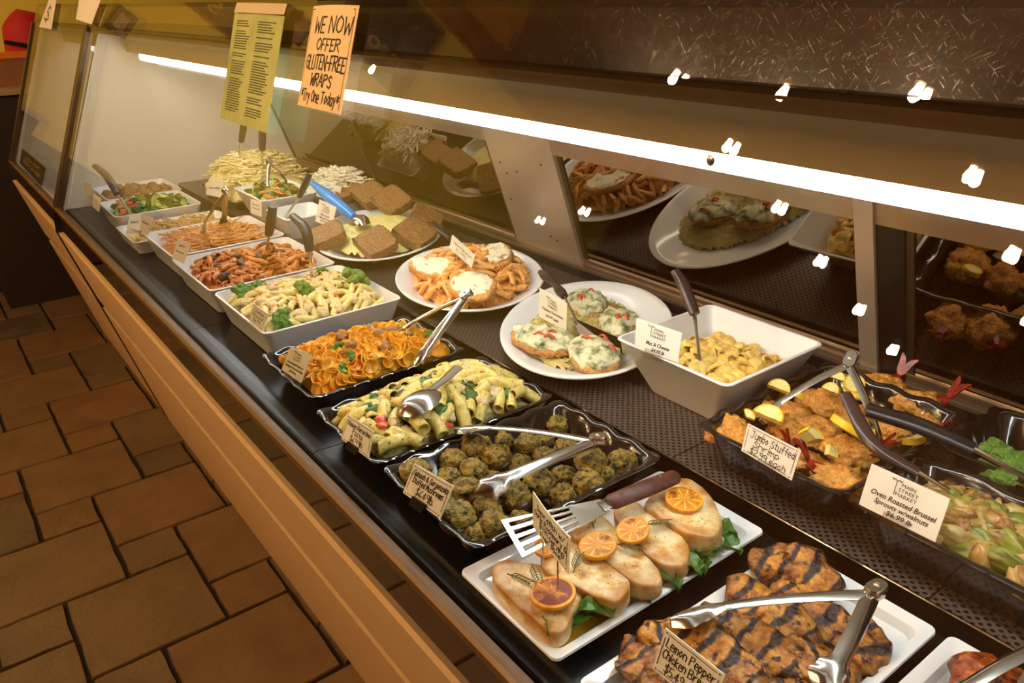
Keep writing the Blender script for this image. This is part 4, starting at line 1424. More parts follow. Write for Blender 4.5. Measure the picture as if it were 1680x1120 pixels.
for i, (px, py, ang, lab) in enumerate(((345, 590, 0.3, 'dark rosemary sprig on the front swordfish steak'), (430, 560, -0.4, 'short rosemary sprig above the charred lemon slice'), (1045, 310, 1.0, 'rosemary sprig beside the fourth swordfish lemon slice'), (640, 510, 2.2, 'rosemary sprig right of the swordfish card'), (900, 430, 0.4, 'rosemary sprig between two grilled lemon slices'), (715, 290, 2.6, 'rosemary sprig on the tip of middle swordfish'))):
    sprig(740 + px / 3.11, 760 + py / 3.11, 0.046 if i < 2 else 0.052, ang, 0.030, lab)


def leaf_mesh(seed, L=0.04, w=0.016):
    rr = random.Random(seed)
    mb = MB()
    R0, R1 = [], []
    n = 9
    for side in (0, 1):
        pass
    rows = []
    for i in range(n):
        t = i / (n - 1)
        hw = w * (math.sin(PI * min(1, t * 1.05 + 0.02)) ** 0.7) * (1 + 0.25 * math.sin(t * 17 + seed))
        zc = 0.007 * math.sin(PI * t) + 0.002 * math.sin(9 * t + seed)
        rows.append([Vector((t * L - L / 2, hw * k / 2, zc + 0.003 * abs(k) + 0.0018 * math.sin(3 * k + 8 * t + seed))) for k in (-2, -1, 0, 1, 2)])
    top = [[p + Vector((0, 0, 0.0007)) for p in r] for r in rows]
    ringsx = []
    for a, b in zip(rows, top):
        ringsx.append(a + b[::-1])
    return MB().rings(ringsx).mesh('leaf', F_leafg)


F_leafg = food('fresh_spinach', [(0.3, '35601E'), (0.6, '55842E'), (0.8, '7CA848')], 50, 0.35, 0.3)
LF = [leaf_mesh(i, 0.046, 0.013) for i in range(5)]
for i, (px, py) in enumerate(((700, 750), (770, 765), (670, 790), (640, 800), (1110, 560), (1180, 530), (1240, 500), (1290, 455), (1300, 470), (1230, 520), (1100, 590), (1350, 400), (1390, 400), (1370, 360), (960, 660), (1000, 650), (500, 850))):
    p = W(740 + (px + 10) / 3.11, 760 + (py + 12) / 3.11, 0.018)
    o = put('spinach_leaf', LF[i % 5], None, (p.x, p.y, 0.018 + 0.004 * (i % 3)), (RND.uniform(-.4, .4), RND.uniform(-.4, .4), RND.uniform(0, 6)), 0.95)
    tag(o, 'fresh green leaf tucked under the swordfish steaks', 'leaf', 'green leaves under the swordfish')
oil_c, oil_o = px_outline(S8([(520, 910), (600, 800), (760, 740), (900, 690), (860, 780), (720, 860), (600, 935)]), 0.008)
tag(padobj('oil_pool', ngon(oil_o, 4), 0.0016, food('golden_oil', [(0.3, 'B88A1E'), (0.7, 'D8AE3A')], 30, 0.06, 0), None, (oil_c.x, oil_c.y, 0.0068), (0, 0, 0), 0, 50, 0), 'golden oil pooled at the front corner of swordfish platter', 'oil', kind='stuff')

# 9 grilled chicken -----------------------------------------------
F_grill = edge_food('grilled_chicken', [(0.30, '56290C'), (0.42, '96591A'), (0.55, 'C48430'), (0.75, 'DDAA54')], '3E1E0C', 0.76, 1.2, 26, 0.32, 1.0, spots=(50, 0.55, 0.64, '3A1C0C'), stripes=(12, 0.70, 0.92, '28140B', 4.5), dist=0.004)
gc = [('charred grilled chicken breast leaning at back of the platter', (-0.372, 0.655), 0.050, 0.034, 0.15, 0.046, (0.45, 0.1)),
      ('charred grilled chicken breast behind the long tong arm', (-0.330, 0.622), 0.056, 0.030, -0.2, 0.034, (0.25, 0.05)),
      ('charred grilled chicken breast under the tong arm', (-0.350, 0.580), 0.062, 0.030, -0.1, 0.042, (0.30, 0.05)),
      ('charred grilled chicken breast in middle of the platter', (-0.335, 0.535), 0.066, 0.032, 0.1, 0.046, (0.32, 0.08)),
      ('charred grilled chicken breast just behind the chicken card', (-0.345, 0.485), 0.066, 0.034, 0.05, 0.048, (0.34, 0.05)),
      ('charred grilled chicken breast beside the chicken card', (-0.375, 0.440), 0.050, 0.034, -0.2, 0.044, (0.2, -0.1)),
      ('charred grilled chicken tip at left edge of the platter', (-0.395, 0.470), 0.036, 0.022, 1.2, 0.050, (0.3, 0.2)),
      ('charred grilled chicken breast at right of the platter', (-0.283, 0.565), 0.042, 0.032, 1.1, 0.040, (0.15, 0.25)),
      ('charred grilled chicken breast at front of the platter', (-0.315, 0.435), 0.058, 0.036, 0.2, 0.050, (0.28, 0.1)),
      ('charred grilled chicken strip at right rear corner', (-0.278, 0.625), 0.034, 0.028, -0.5, 0.034, (0.1, 0.15)),
      ('charred grilled chicken piece at right front of the platter', (-0.270, 0.500), 0.038, 0.034, 0.8, 0.040, (0.1, 0.2)),
      ('charred grilled chicken piece at the near front corner', (-0.275, 0.425), 0.036, 0.034, 0.3, 0.038, (0.15, 0.15))]
for i, (lab, (x, y), a, b, th, z, rot) in enumerate(gc):
    rr = random.Random(90 + i)
    ol = ngon([(a * math.cos(k * PI / 6) * rr.uniform(.78, 1.15), b * math.sin(k * PI / 6) * rr.uniform(.78, 1.2)) for k in range(12)], 4)
    o = padobj('chicken_breast', ol, 0.017, F_grill, None, (x, y, z - 0.020), (rot[0], rot[1], th), 0.0050, 62, i + 40, 3.2, 0.003, 13)
    tag(o, lab, 'chicken', 'grilled chicken breasts on the platter')
F_bbq = edge_food('barbecue_chicken', [(0.3, '5A1E0A'), (0.5, '9A4416'), (0.72, 'C87A34')], '6A2A10', 0.8, 1.2, 40, 0.2, 0.6, spots=(60, 0.55, 0.66, '3A1408'), dist=0.004)
for i, (lab, (x, y), a, b, th) in enumerate((('glazed barbecue chicken piece at back of the corner platter', (-0.168, 0.655), 0.046, 0.034, 0.3), ('glazed barbecue chicken piece under the last tongs', (-0.140, 0.600), 0.052, 0.036, -0.3), ('glazed barbecue chicken piece on left of corner platter', (-0.180, 0.560), 0.046, 0.034, 0.7), ('glazed barbecue chicken piece at front of corner platter', (-0.13, 0.45), 0.046, 0.036, 0.2))):
    rr = random.Random(190 + i)
    ol = ngon([(a * math.cos(k * PI / 5) * rr.uniform(.8, 1.15), b * math.sin(k * PI / 5) * rr.uniform(.8, 1.2)) for k in range(10)], 4)
    tag(padobj('chicken_piece', ol, 0.026, F_bbq, None, (x, y, 0.018), (0.1, 0.1, th), 0.007, 60, i + 60, 2.2, 0.006, 10), lab, 'chicken', 'barbecue chicken on the corner platter')
# ------------------------------------------------------------------ food on the rear tier
# noodles at the far end
zf = rectz(-2.69, -2.38, 0.745, 1.01, 0.05, 0.115, 2.2)
mound('noodle_heap', 'tall heap of yellow noodles in black tray', 'noodles', -2.685, -2.385, 0.75, 1.005, zf, F_noodle, -0.004, 34, 0.008, 40)
scatter_stuff('noodle_strands', 'loose yellow noodles over the tall heap', 'noodles', [strand(i + 90, 0.07, 0.0026, 12, 0.9) for i in range(12)], 360, -2.67, -2.40, 0.77, 0.99, zf, F_noodle, 31, pitch=0.22)
zf = rectz(-2.33, -2.11, 0.94, 1.09, 0.06, 0.08, 2.2)
F_wnoodle = food('white_noodles', [(0.3, 'DCD6B4'), (0.7, 'F2EEDC')], 50, 0.45, 0.2)
mound('noodle_heap', 'heap of white noodles in bowl near mirrored doors', 'noodles', -2.325, -2.115, 0.945, 1.085, zf, F_wnoodle, -0.004, 30, 0.007, 45)
scatter_stuff('noodle_strands', 'loose white noodles over the smaller heap', 'noodles', [strand(i + 130, 0.055, 0.0026, 12, 0.9) for i in range(8)], 160, -2.31, -2.13, 0.96, 1.07, zf, F_wnoodle, 33, pitch=0.22)
# mixed salad
zf = rectz(-2.34, -2.135, 0.745, 0.895, 0.075, 0.03)
mound('salad_bed', 'bed of chopped vegetables in rear white bowl', 'salad', -2.325, -2.15, 0.76, 0.882, zf, F_pale, -0.004, 26, 0.006, 60)
heap('salad_leaf', 'chopped green leaf in the rear salad bowl', 'leaf', 'leaves in the rear salad bowl', leafbits, 46, -2.315, -2.16, 0.765, 0.875, zf, 0.014, 35, pitch=0.8, lift=0.008)
heap('carrot_piece', 'orange carrot piece in the rear salad bowl', 'carrot', 'carrot pieces in the rear salad bowl', chunk_meshes('carrot_piece', 0.010, 3, F_carrot, 0.3, 2, (1.5, 0.5, 0.4)), 18, -2.31, -2.165, 0.765, 0.875, zf, 0.022, 36, lift=0.010)
# small bowl, nearly empty
zf = rectz(-2.10, -1.97, 0.745, 0.862, 0.04, 0.016)
mound('olive_relish', 'little olive relish left in the small white bowl', 'relish', -2.085, -1.99, 0.758, 0.85, zf, food('olive_relish', [(0.3, '6E6A2A'), (0.7, 'B8AE6A')], 80, 0.5, 0.5), 0.0, 22, 0.006, 70)

# meatloaf and mash ----------------------------------------------
F_mash = food('mashed_potato', [(0.3, 'E6D576'), (0.6, 'F2E69C'), (0.8, 'F7EFB8')], 30, 0.55, 0.5, dist=0.004)
F_loaf = edge_food('meatloaf', [(0.3, '6A4422'), (0.5, '946A3A'), (0.72, 'B08A54')], '4A2E18', 0.97, 1.25, 90, 0.55, 0.7, spots=(160, 0.66, 0.74, 'C8A878'), dist=0.003)
zf, ins = ellz(PM, 0.048, 0.034, 0.72)
mound('mashed_potato', 'pale yellow mashed potato in middle of meatloaf plate', 'potato', PM[0] - 0.25, PM[0] + 0.25, PM[1] - 0.2, PM[1] + 0.2, zf, F_mash, 0, 44, 0.004, 30, ins)
lo = [((395, 760), 0.085, -0.20, 'thick meatloaf slice at the left of the plate', 0.050, 0.052, (-0.75, -0.25)), ((905, 835), 0.085, 0.10, 'thick meatloaf slice at the front of the plate', 0.050, 0.050, (-0.70, 0.1)), ((1290, 730), 0.085, 0.5, 'thick meatloaf slice at the right of the plate', 0.052, 0.052, (-0.55, 0.3)),
      ((1070, 380), 0.10, 0.15, 'large meatloaf slice at the back of the plate', 0.058, 0.050, (-0.85, 0.1)), ((840, 310), 0.10, 0.1, 'meatloaf slice tucked behind the large one', 0.050, 0.050, (-0.85, 0.0)), ((620, 290), 0.095, -0.1, 'dark glazed meatloaf slice at the back left', 0.046, 0.046, (-0.6, -0.2)), ((1400, 560), 0.085, 0.9, 'meatloaf end slice at the right rear', 0.05, 0.045, (-0.5, 0.4))]
for i, ((px, py), z, th, lab, a, b, rt) in enumerate(lo):
    z -= 0.018
    p = W(480 + px / 6.46, 280 + py / 6.46, z)
    ol = ngon([(-a, -b * .86), (-a * .9, -b * .96), (-a * .3, -b), (a * .5, -b), (a * .92, -b * .95), (a, -b * .8), (a, b * .5), (a * .9, b * .82), (a * .6, b * .97), (-a * .4, b), (-a * .85, b * .9), (-a, b * .7)], 3)
    o = padobj('meatloaf_slice', [(x * 0.82, y * 0.82) for x, y in ol], 0.028, F_loaf, None, p + Vector((0, 0, 0.004)), None, 0.0020, 110, i, 8.0, 0.0, 12, True)
    o.rotation_euler = (Euler((0, 0, th)).to_quaternion() @ Euler((-rt[0] * 0.42, 0.30 + rt[1] * 0.5, 0)).to_quaternion()).to_euler()
    tag(o, lab, 'meatloaf', 'meatloaf slices on the oval plate')

# chicken parmesan ------------------------------------------------
zf, ins = ellz(PP, 0.050, 0.036, 0.74)
mound('tomato_sauce_bed', 'tomato sauce under the penne and chicken parmesan', 'sauce', PP[0] - 0.22, PP[0] + 0.22, PP[1] - 0.2, PP[1] + 0.2, zf, F_parm, -0.008, 40, 0.004, 50, ins)
heap('penne', 'orange tomato penne tube on the oval plate', 'pasta', 'penne under the chicken parmesan', PEN_T, 150, PP[0] - 0.2, PP[0] + 0.2, PP[1] - 0.17, PP[1] + 0.17, zf, 0.015, 41, ins, 0.4, 0.004)
F_bread = food('breaded_chicken', [(0.3, 'B8702A'), (0.6, 'DDA05A'), (0.8, 'EBC088')], 90, 0.5, 0.5)
F_cheese = food('melted_cheese', [(0.3, 'E2D8A8'), (0.6, 'F3EDD2'), (0.8, 'F8F4E4')], 40, 0.35, 0.3, spots=(190, 0.64, 0.7, '7A8A48'))
for i, (px, py, a, b, th, lab) in enumerate(((430, 310, 0.058, 0.040, 0.2, 'cheese topped chicken cutlet at left of penne plate'), (840, 490, 0.066, 0.046, -0.2, 'cheese topped chicken cutlet at front of penne plate'), (1080, 190, 0.070, 0.042, -0.5, 'cheese topped chicken cutlet at back of penne plate'))):
    p = W(640 + px / 6.22, 380 + py / 6.22, 0.10)
    t = thing('chicken_parmesan', lab, 'chicken', (p.x, p.y, 0.076), (0.15, 0.05, th), 'chicken parmesan cutlets')
    rr = random.Random(i + 5)
    ol = ngon([(a * math.cos(k * PI / 4) * rr.uniform(.88, 1.1), b * math.sin(k * PI / 4) * rr.uniform(.88, 1.1)) for k in range(8)], 4)
    padobj('cutlet', ol, 0.016, F_bread, t, (0, 0, 0.004), amp=0.0045, nscale=80, seed=i, power=4, rings=9)
    padobj('melted_cheese', [(x * (0.86 + 0.12 * nz((x, y, i), 45)), y * (0.86 + 0.12 * nz((x, y, i), 45))) for x, y in ol], 0.007, F_cheese, t, (0, 0, 0.0165), amp=0.0045, nscale=70, seed=i + 7, power=2.2, rings=9)

# chicken florentine ---------------------------------------------
F_rice = food('yellow_rice', [(0.3, 'D8C060'), (0.6, 'EEDD92'), (0.8, 'F4E9B8')], 200, 0.5, 0.8, dist=0.003)
zf, ins = ellz((PF[0] - 0.01, PF[1] - 0.005, 0.165, 0.10, PF[4]), 0.042, 0.022, 1.0)
mound('rice_bed', 'bed of yellow rice under the chicken florentine', 'rice', PF[0] - 0.17, PF[0] + 0.16, PF[1] - 0.16, PF[1] + 0.16, zf, F_rice, -0.003, 44, 0.003, 120, ins)
grain = [blob(0.0026, 1, 0.1, 100, 1, (1.5, 0.55, 0.55))]
scatter_stuff('rice_grains', 'yellow rice grains around the chicken florentine', 'rice', grain, 900, PF[0] - 0.17, PF[0] + 0.16, PF[1] - 0.16, PF[1] + 0.16, zf, F_rice, 44, ins, 0.5, 0.001)
F_gold = food('golden_chicken', [(0.3, 'A8672A'), (0.6, 'D09A52'), (0.8, 'E2BC7C')], 60, 0.45, 0.4)
F_flor = food('spinach_cheese_topping', [(0.30, '3E4A28'), (0.42, '8C9062'), (0.52, 'D2CCA2'), (0.8, 'EDE4C8')], 20, 0.3, 0.4, 5, dist=0.003)
for i, (px, py, a, b, th, lab) in enumerate(((830, 260, 0.062, 0.042, -0.5, 'chicken florentine breast at the back of the plate'), (1130, 440, 0.058, 0.038, -0.7, 'chicken florentine breast behind the macaroni card'), (430, 600, 0.068, 0.040, 0.3, 'chicken florentine breast at left of the plate'), (900, 740, 0.066, 0.046, -0.25, 'chicken florentine breast at front of the plate'))):
    p = W(820 + px / 5.79, 450 + (py - 20) / 5.79, 0.074)
    a, b = a * 0.93, b * 0.93
    t = thing('chicken_florentine', lab, 'chicken', (p.x, p.y, 0.056), (0.12, 0.05, th), 'chicken florentine breasts')
    rr = random.Random(i + 25)
    ol = ngon([(a * math.cos(k * PI / 4) * rr.uniform(.85, 1.12), b * math.sin(k * PI / 4) * rr.uniform(.85, 1.12)) for k in range(8)], 4)
    padobj('chicken_breast', ol, 0.018, F_gold, t, amp=0.0045, nscale=80, seed=i, power=3)
    padobj('topping', [(x * (0.96 + 0.12 * nz((x, y, i), 45)), y * (0.96 + 0.12 * nz((x, y, i), 45))) for x, y in ol], 0.013, F_flor, t, (0, 0, 0.010), amp=0.006, nscale=75, seed=i + 11, power=2.2, crown=0.008, rings=12)
    for k in range(3):
        ang = rr.uniform(0, 6.3)
        d = rr.uniform(0.2, 0.6)
        x, y = a * d * math.cos(ang), b * d * math.sin(ang)
        MB().tube(smoothpath([(x - 0.010, y, 0.026), (x, y + 0.003, 0.0335), (x + 0.010, y + 0.006, 0.027)], 3), [(0.0026, 0.0016)] * 7, 6).put('pepper_strip', F_redpep, t)

# macaroni shells -------------------------------------------------
zf = rectz(-0.80, -0.622, 0.832, 1.02, 0.062, 0.028, 2.5)
mound('cheese_sauce_bed', 'yellow cheese sauce in the deep square bowl', 'sauce', -0.778, -0.644, 0.856, 0.998, zf, F_mac, -0.008, 30, 0.005, 60)
heap('pasta_shell', 'yellow macaroni shell in the deep square bowl', 'pasta', 'macaroni shells in the square bowl', SHL, 84, -0.772, -0.650, 0.860, 0.995, zf, 0.0135, 47, None, 0.8, 0.004, free=True)

# stuffed shrimp --------------------------------------------------
F_crumb = food('golden_crumb', [(0.28, 'A85A1C'), (0.46, 'DE9236'), (0.64, 'EEB65C'), (0.85, 'F4D08A')], 60, 0.5, 0.95, 6, spots=(120, 0.66, 0.72, '6A6A2A'), dist=0.004)
F_tail = food('shrimp_tail', [(0.3, '5E0E08'), (0.55, '9A2014'), (0.8, 'C04428')], 40, 0.25, 0.3)
TL = []
for i in range(2):
    mb = MB()
    for sd in (-1, 1):
        q = ngon([(0, -0.003 * sd), (0.010, 0.006 * sd), (0.024, 0.009 * sd), (0.036, 0.012 * sd), (0.030, 0.003 * sd), (0.014, -0.002 * sd)], 3)
        mb.rings([[Vector((x, y, -0.001 + 0.004 * math.sin(60 * x))) for x, y in q], [Vector((x, y, 0.0012 + 0.004 * math.sin(60 * x))) for x, y in q]])
    TL.append(mb.mesh('tail', F_tail))
CRB = [mesh('crumb_body', *blob(0.029, 4, 0.30, 55, i, (1.1, 0.9, 0.62), 0.24), F_crumb) for i in range(4)]
shr = [(150, 490, 1.05, 2.6, 0), (460, 400, 0.95, 0.3, 0), (640, 350, 1.1, 0.5, 0), (590, 490, 1.0, 0.8, 0), (450, 490, 0.85, 2.0, 0), (760, 590, 1.0, 0.4, 1), (720, 745, 1.15, 3.3, 1), (940, 270, 1.1, 1.5, 1), (1130, 350, 1.15, 0.9, 1), (1180, 440, 0.6, 0.1, 1), (330, 380, 0.8, 1.0, 0), (850, 420, 0.9, 0.7, 0), (1000, 500, 0.8, -0.2, 0), (290, 560, 0.9, 0.2, 0), (540, 640, 0.8, 3.0, 1)]
slab_ = ['beside the shrimp card', 'behind the left lemon slices', 'in the middle row under lemon rind', 'left of the big lemon slice', 'between two lemon wedges', 'with red tail near the utensil grip', 'nearest the front rim', 'with upright red tail at back', 'with red tail at right rear', 'small with red tail at right', 'under the left tong claw', 'under the big lemon slice', 'under the right tong claw', 'hidden behind the shrimp card', 'with red tail at the front']
for i, (px, py, s_, th, tl) in enumerate(shr):
    z = 0.072
    p = W(1150 + px / 3.17, 550 + py / 3.17, z)
    t = thing('stuffed_shrimp', 'golden crumbed stuffed shrimp ' + slab_[i], 'shrimp', (p.x, p.y, z - 0.004), (RND.uniform(-.15, .15), RND.uniform(-.15, .15), th), 'stuffed shrimp in the black tray')
    t.scale = (s_,) * 3
    put('crumb_body', CRB[i % 4], t)
    if tl:
        put('tail', TL[i % 2], t, (0.032, 0, 0.008), (0.2, -0.9, 0), 0.95)
        put('tail_base', MB().tube([(0.018, 0, 0.004), (0.034, 0, 0.010)], [0.011, 0.006], 8).mesh('tail_base', F_tail), t)


def lemon(px, py, z, rp_, arc, rot, lab, th=0.009):
    z += 0.012
    p = W(1150 + px / 3.17, 550 + py / 3.17, z)
    q = W(1150 + (px + rp_) / 3.17, 550 + py / 3.17, z)
    t = thing('lemon_slice', lab, 'lemon slice', (p.x, p.y, z), rot, 'lemon slices on the stuffed shrimp')
    slice_parts(t, (q - p).length, th, F_pulpl, F_lrind, arc)


lemon(765, 500, 0.088, 110, PI * 1.05, (0.55, 0.15, 2.6), 'big half lemon slice in the middle of the shrimp', 0.011)
lemon(400, 290, 0.080, 60, PI, (0.6, 0.2, 0.4), 'lemon slice leaning at left rear of the shrimp')
lemon(525, 340, 0.086, 66, PI * 0.9, (0.5, 0.3, 2.4), 'lemon wedge under the left tong arm')
lemon(345, 440, 0.086, 82, PI, (0.45, 0.1, 0.2), 'lemon slice under the left tong claw')
lemon(715, 235, 0.084, 44, PI, (0.9, 0.0, 0.1), 'small yellow lemon wedge at the rear of shrimp')
lemon(795, 260, 0.086, 54, 2 * PI, (0.7, 0.1, 0.4), 'round lemon slice at rear of the shrimp')
lemon(680, 300, 0.088, 50, PI, (0.8, 0.0, 0.0), 'pale lemon wedge in front of the tong hinge')
lemon(545, 560, 0.088, 70, PI * 0.8, (0.7, 0.4, 1.4), 'lemon wedge right of the shrimp card', 0.016)
lemon(640, 620, 0.086, 56, PI * 0.55, (0.9, 0.5, 0.9), 'lemon rind end at front of the shrimp', 0.010)
lemon(1100, 560, 0.076, 66, PI * 1.1, (0.35, 0.0, 4.4), 'lemon slice at the right side of tray')
lemon(820, 340, 0.086, 50, PI, (0.6, 0.0, 3.5), 'lemon slice left of the black utensil grip')
lemon(235, 430, 0.082, 44, PI * 0.7, (0.8, 0.2, 0.5), 'small lemon wedge behind the shrimp card')
lemon(880, 540, 0.080, 60, PI * 0.7, (0.5, 0.3, 3.6), 'lemon wedge below the big lemon slice', 0.012)

# broccolini ------------------------------------------------------
F_broccolini = food('broccolini_stalk', [(0.3, '6EA02E'), (0.6, '92C24A'), (0.8, 'B0D66E')], 30, 0.3, 0.1)
for i, (x, y, th, L, lab) in enumerate(((-0.255, 0.985, 0.5, 0.11, 'broccolini stalk at left of the green tray'), (-0.225, 1.01, 0.35, 0.13, 'long bright broccolini stalk along the green tray'), (-0.23, 0.96, 0.2, 0.11, 'broccolini stalk at front of the green tray'), (-0.19, 1.03, 0.6, 0.12, 'broccolini stalk against the rear of tray'), (-0.17, 0.975, 0.1, 0.1, 'broccolini stalk at right of the green tray'), (-0.29, 1.01, 1.1, 0.07, 'short broccolini floret at left corner'))):
    t = thing('broccolini', lab, 'broccolini', (x, y, 0.062 + 0.008 * (i % 3)), (0, -0.15, th), 'broccolini in the black tray')
    MB().tube([(L * 0.6, 0, 0.004), (L * 0.2, 0.004, 0), (-L * 0.2, 0, 0.003), (-L * 0.42, 0, 0.008)], [0.006, 0.0058, 0.005, 0.004], 9).put('stalk', F_broccolini, t)
    for k in range(3):
        MB().tube([(-L * 0.15, 0, 0.002), (-L * 0.35, (k - 1) * 0.012, 0.008), (-L * 0.5, (k - 1) * 0.018, 0.014)], [0.003, 0.0028, 0.003], 6).put('branch', F_broccolini, t)
        v, f = blob(0.013, 3, 0.45, 260, i * 3 + k, (1.2, 0.9, 0.8), 0.2)
        MB().add([p + Vector((-L * 0.58, (k - 1) * 0.018, 0.016)) for p in v], f).put('floret', F_broc, t)

# brussels sprouts ------------------------------------------------
F_spr = [food('sprout_green', [(0.3, '4A4A16'), (0.5, '7E842E'), (0.75, 'A8A452')], 30, 0.25, 0.5, stretch=(0.25, 1, 1), spots=(60, 0.60, 0.70, '6A4A1E')), food('sprout_browned', [(0.32, '5E3A16'), (0.5, 'A87C38'), (0.75, 'D0B470')], 30, 0.28, 0.5, stretch=(0.25, 1, 1)), food('sprout_cut', [(0.3, '6E4E1E'), (0.5, 'B08E4A'), (0.75, 'CDB880')], 40, 0.32, 0.5, stretch=(0.3, 1, 1))]
SPM = []
for i in range(6):
    v, f = blob(0.0160, 3, 0.30, 60, i, (1.35, 0.85, 0.75 if i % 2 else 0.5), 0.16)
    # overlapping leaf ridges
    for p in v:
        p *= 1 + 0.05 * math.sin(6 * math.atan2(p.y, p.z) + 90 * p.x)
    SPM.append(mesh('brussels_sprout', v, f, F_spr[i % 3]))
zf = rectz(-0.345, -0.10, 0.758, 0.878, 0.048, 0.035, 2.4)
heap('brussels_sprout', 'roasted brussels sprout half in the near black tray', 'brussels sprout', 'roasted brussels sprouts', SPM, 75, -0.325, -0.10, 0.765, 0.87, zf, 0.017, 52, None, 0.6, 0.008, free=True)
heap('walnut_piece', 'toasted walnut piece among the brussels sprouts', 'walnut', 'walnut pieces among the sprouts', chunk_meshes('walnut_piece', 0.009, 3, food('walnut', [(0.3, '7A4A22'), (0.7, 'C08A52')], 90, 0.5, 0.6), 0.5, 3), 16, -0.32, -0.10, 0.768, 0.868, zf, 0.03, 53, lift=0.016)
# ------------------------------------------------------------------ utensils
def frame_from(p, q, up=(0, 0, 1)):
    """axes at p with x towards q"""
    x = (q - p).normalized()
    y = Vector(up).cross(x)
    y = y.normalized() if y.length > 1e-4 else Vector((0, 1, 0))
    z = x.cross(y)
    return Matrix((x, y, z)).transposed()


def tong_arm(L, w0, w1, wc, mat, name='arm', claw=0.26):
    """channel-section arm along +x from the hinge, with a scalloped claw at its end; open side faces -z"""
    R = []
    n = 30
    for i in range(n + 1):
        t = i / n
        x = t * L
        if t < 1 - claw:
            s = t / (1 - claw)
            w = w0 + (w1 - w0) * s
            hgt = 0.007 * (1 - s * 0.4)
            bow = 0.003 * math.sin(PI * s)
        else:
            s = (t - (1 - claw)) / claw
            w = w1 + (wc - w1) * math.sin(min(1, s * 1.5) * PI / 2)
            if s > 0.72:
                w *= math.cos((s - 0.72) / 0.28 * PI / 2 * 0.80)
            w *= 1 + 0.10 * math.cos(s * PI * 10)
            hgt = 0.004 + 0.006 * math.sin(s * PI * 0.8)
            bow = -0.010 * s * s
        th = 0.0011
        prof = []
        for k in range(7):
            a = -1 + 2 * k / 6
            prof.append(Vector((x, a * w / 2, bow - hgt * abs(a) ** 2.2)))
        for k in range(7):
            a = 1 - 2 * k / 6
            prof.append(Vector((x, a * (w / 2 - th), bow - hgt * abs(a) ** 2.2 - th)))
        R.append(prof)
    return MB().rings(R).mesh(name, mat, True, 50)


def tongs(label, hinge, tip1, tip2, mat=None, w=(0.014, 0.015, 0.028), arch=(0, 0, 0.25), name='tongs', spread_up=None):
    H, A, B = Vector(hinge), Vector(tip1), Vector(tip2)
    mat = mat or M_steel
    t = thing(name, label, 'tongs', H, None, 'serving tongs')
    for tip, other in ((A, B), (B, A)):
        d = (tip - H)
        out = (tip - other).normalized()
        x = d.normalized()
        z = (out - x * out.dot(x))
        up = Vector((0, 0, 1)) if z.length < 0.05 else z.normalized()
        up = (up * 0.40 + Vector((0, 0, 0.9))).normalized() if spread_up is None else Vector(spread_up)
        y = up.cross(x).normalized()
        zz_ = x.cross(y)
        o = put('arm', tong_arm(d.length, w[0], w[1], w[2], mat), t)
        o.rotation_euler = Matrix((x, y, zz_)).transposed().to_euler()
    ax = ((A - H).normalized() + (B - H).normalized()).normalized()
    nrm = (A - H).cross(B - H).normalized()
    if nrm.z < 0:
        nrm = -nrm
    R = Matrix((ax, nrm.cross(ax), nrm)).transposed().to_euler()
    MBh = MB()
    MBh.rings([rrect(0.024, 0.016, 0.0075, 5, z=-0.006), rrect(0.024, 0.016, 0.0075, 5, z=0.005), rrect(0.022, 0.014, 0.0065, 5, z=0.0062)])
    o = put('hinge', MBh.mesh('hinge', mat, True, 50), t, (0, 0, 0))
    o.rotation_euler = R
    r = put('rivet', MB().lathe([(0.0032, 0.005), (0.0030, 0.0072), (0.0015, 0.008)], 12).mesh('rivet', M_brushed), t, (0, 0, 0))
    r.rotation_euler = R
    return t


def spoon(label, base, neck, top, grip_mat, bowl_r=0.028, shaft=0.0032, grip=0.010, bend=None, bowl_tilt=0.6, cat='serving spoon', name='serving_spoon', gflat=0.7):
    """bowl resting in the food at base, steel shaft up to neck, grip to top"""
    P, N_, T = Vector(base), Vector(neck), Vector(top)
    t = thing(name, label, cat, P, None, 'serving spoons')
    MB().tube([Vector((0, 0, 0)), (N_ - P) * 0.5, N_ - P + (T - N_) * 0.05], [shaft * 1.15, shaft, shaft * 1.1], 8).put('shaft', M_steel, t)
    mid = bend if bend is not None else (N_ + T) / 2
    pts = smoothpath([N_ - P, Vector(mid) - P, T - P], 5)
    k = len(pts)
    MB().tube(pts, [(grip * (0.72 + 0.28 * math.sin(PI * (0.12 + 0.8 * i / (k - 1)))), grip * gflat * (0.75 + 0.25 * math.sin(PI * (0.1 + 0.8 * i / (k - 1))))) for i in range(k)], 12).put('grip', grip_mat, t)
    d = (P - N_).normalized()
    h = Vector((d.x, d.y, 0))
    h = h.normalized() if h.length > 0.05 else Vector((0, -1, 0))
    prof = [(0.05, -0.30), (0.5, -0.26), (0.85, -0.12), (1.0, 0.02), (0.97, 0.04), (0.8, -0.08), (0.45, -0.21), (0.05, -0.25)]
    R = [[Vector((r * bowl_r * 1.25 * math.cos(2 * PI * q / 20), r * bowl_r * 0.9 * math.sin(2 * PI * q / 20), z * bowl_r)) for q in range(20)] for r, z in prof]
    o = put('spoon_bowl', MB().rings(R).mesh('spoon_bowl', M_steel), t, h * bowl_r * 0.9)
    o.rotation_euler = (0, 0.25, math.atan2(h.y, h.x))
    return t


# tongs: hinge and claw ends measured on the photograph at their heights
def wy(px, py, ref, dy_=0.0):
    return WY(px, py, Vector(ref).y + dy_)


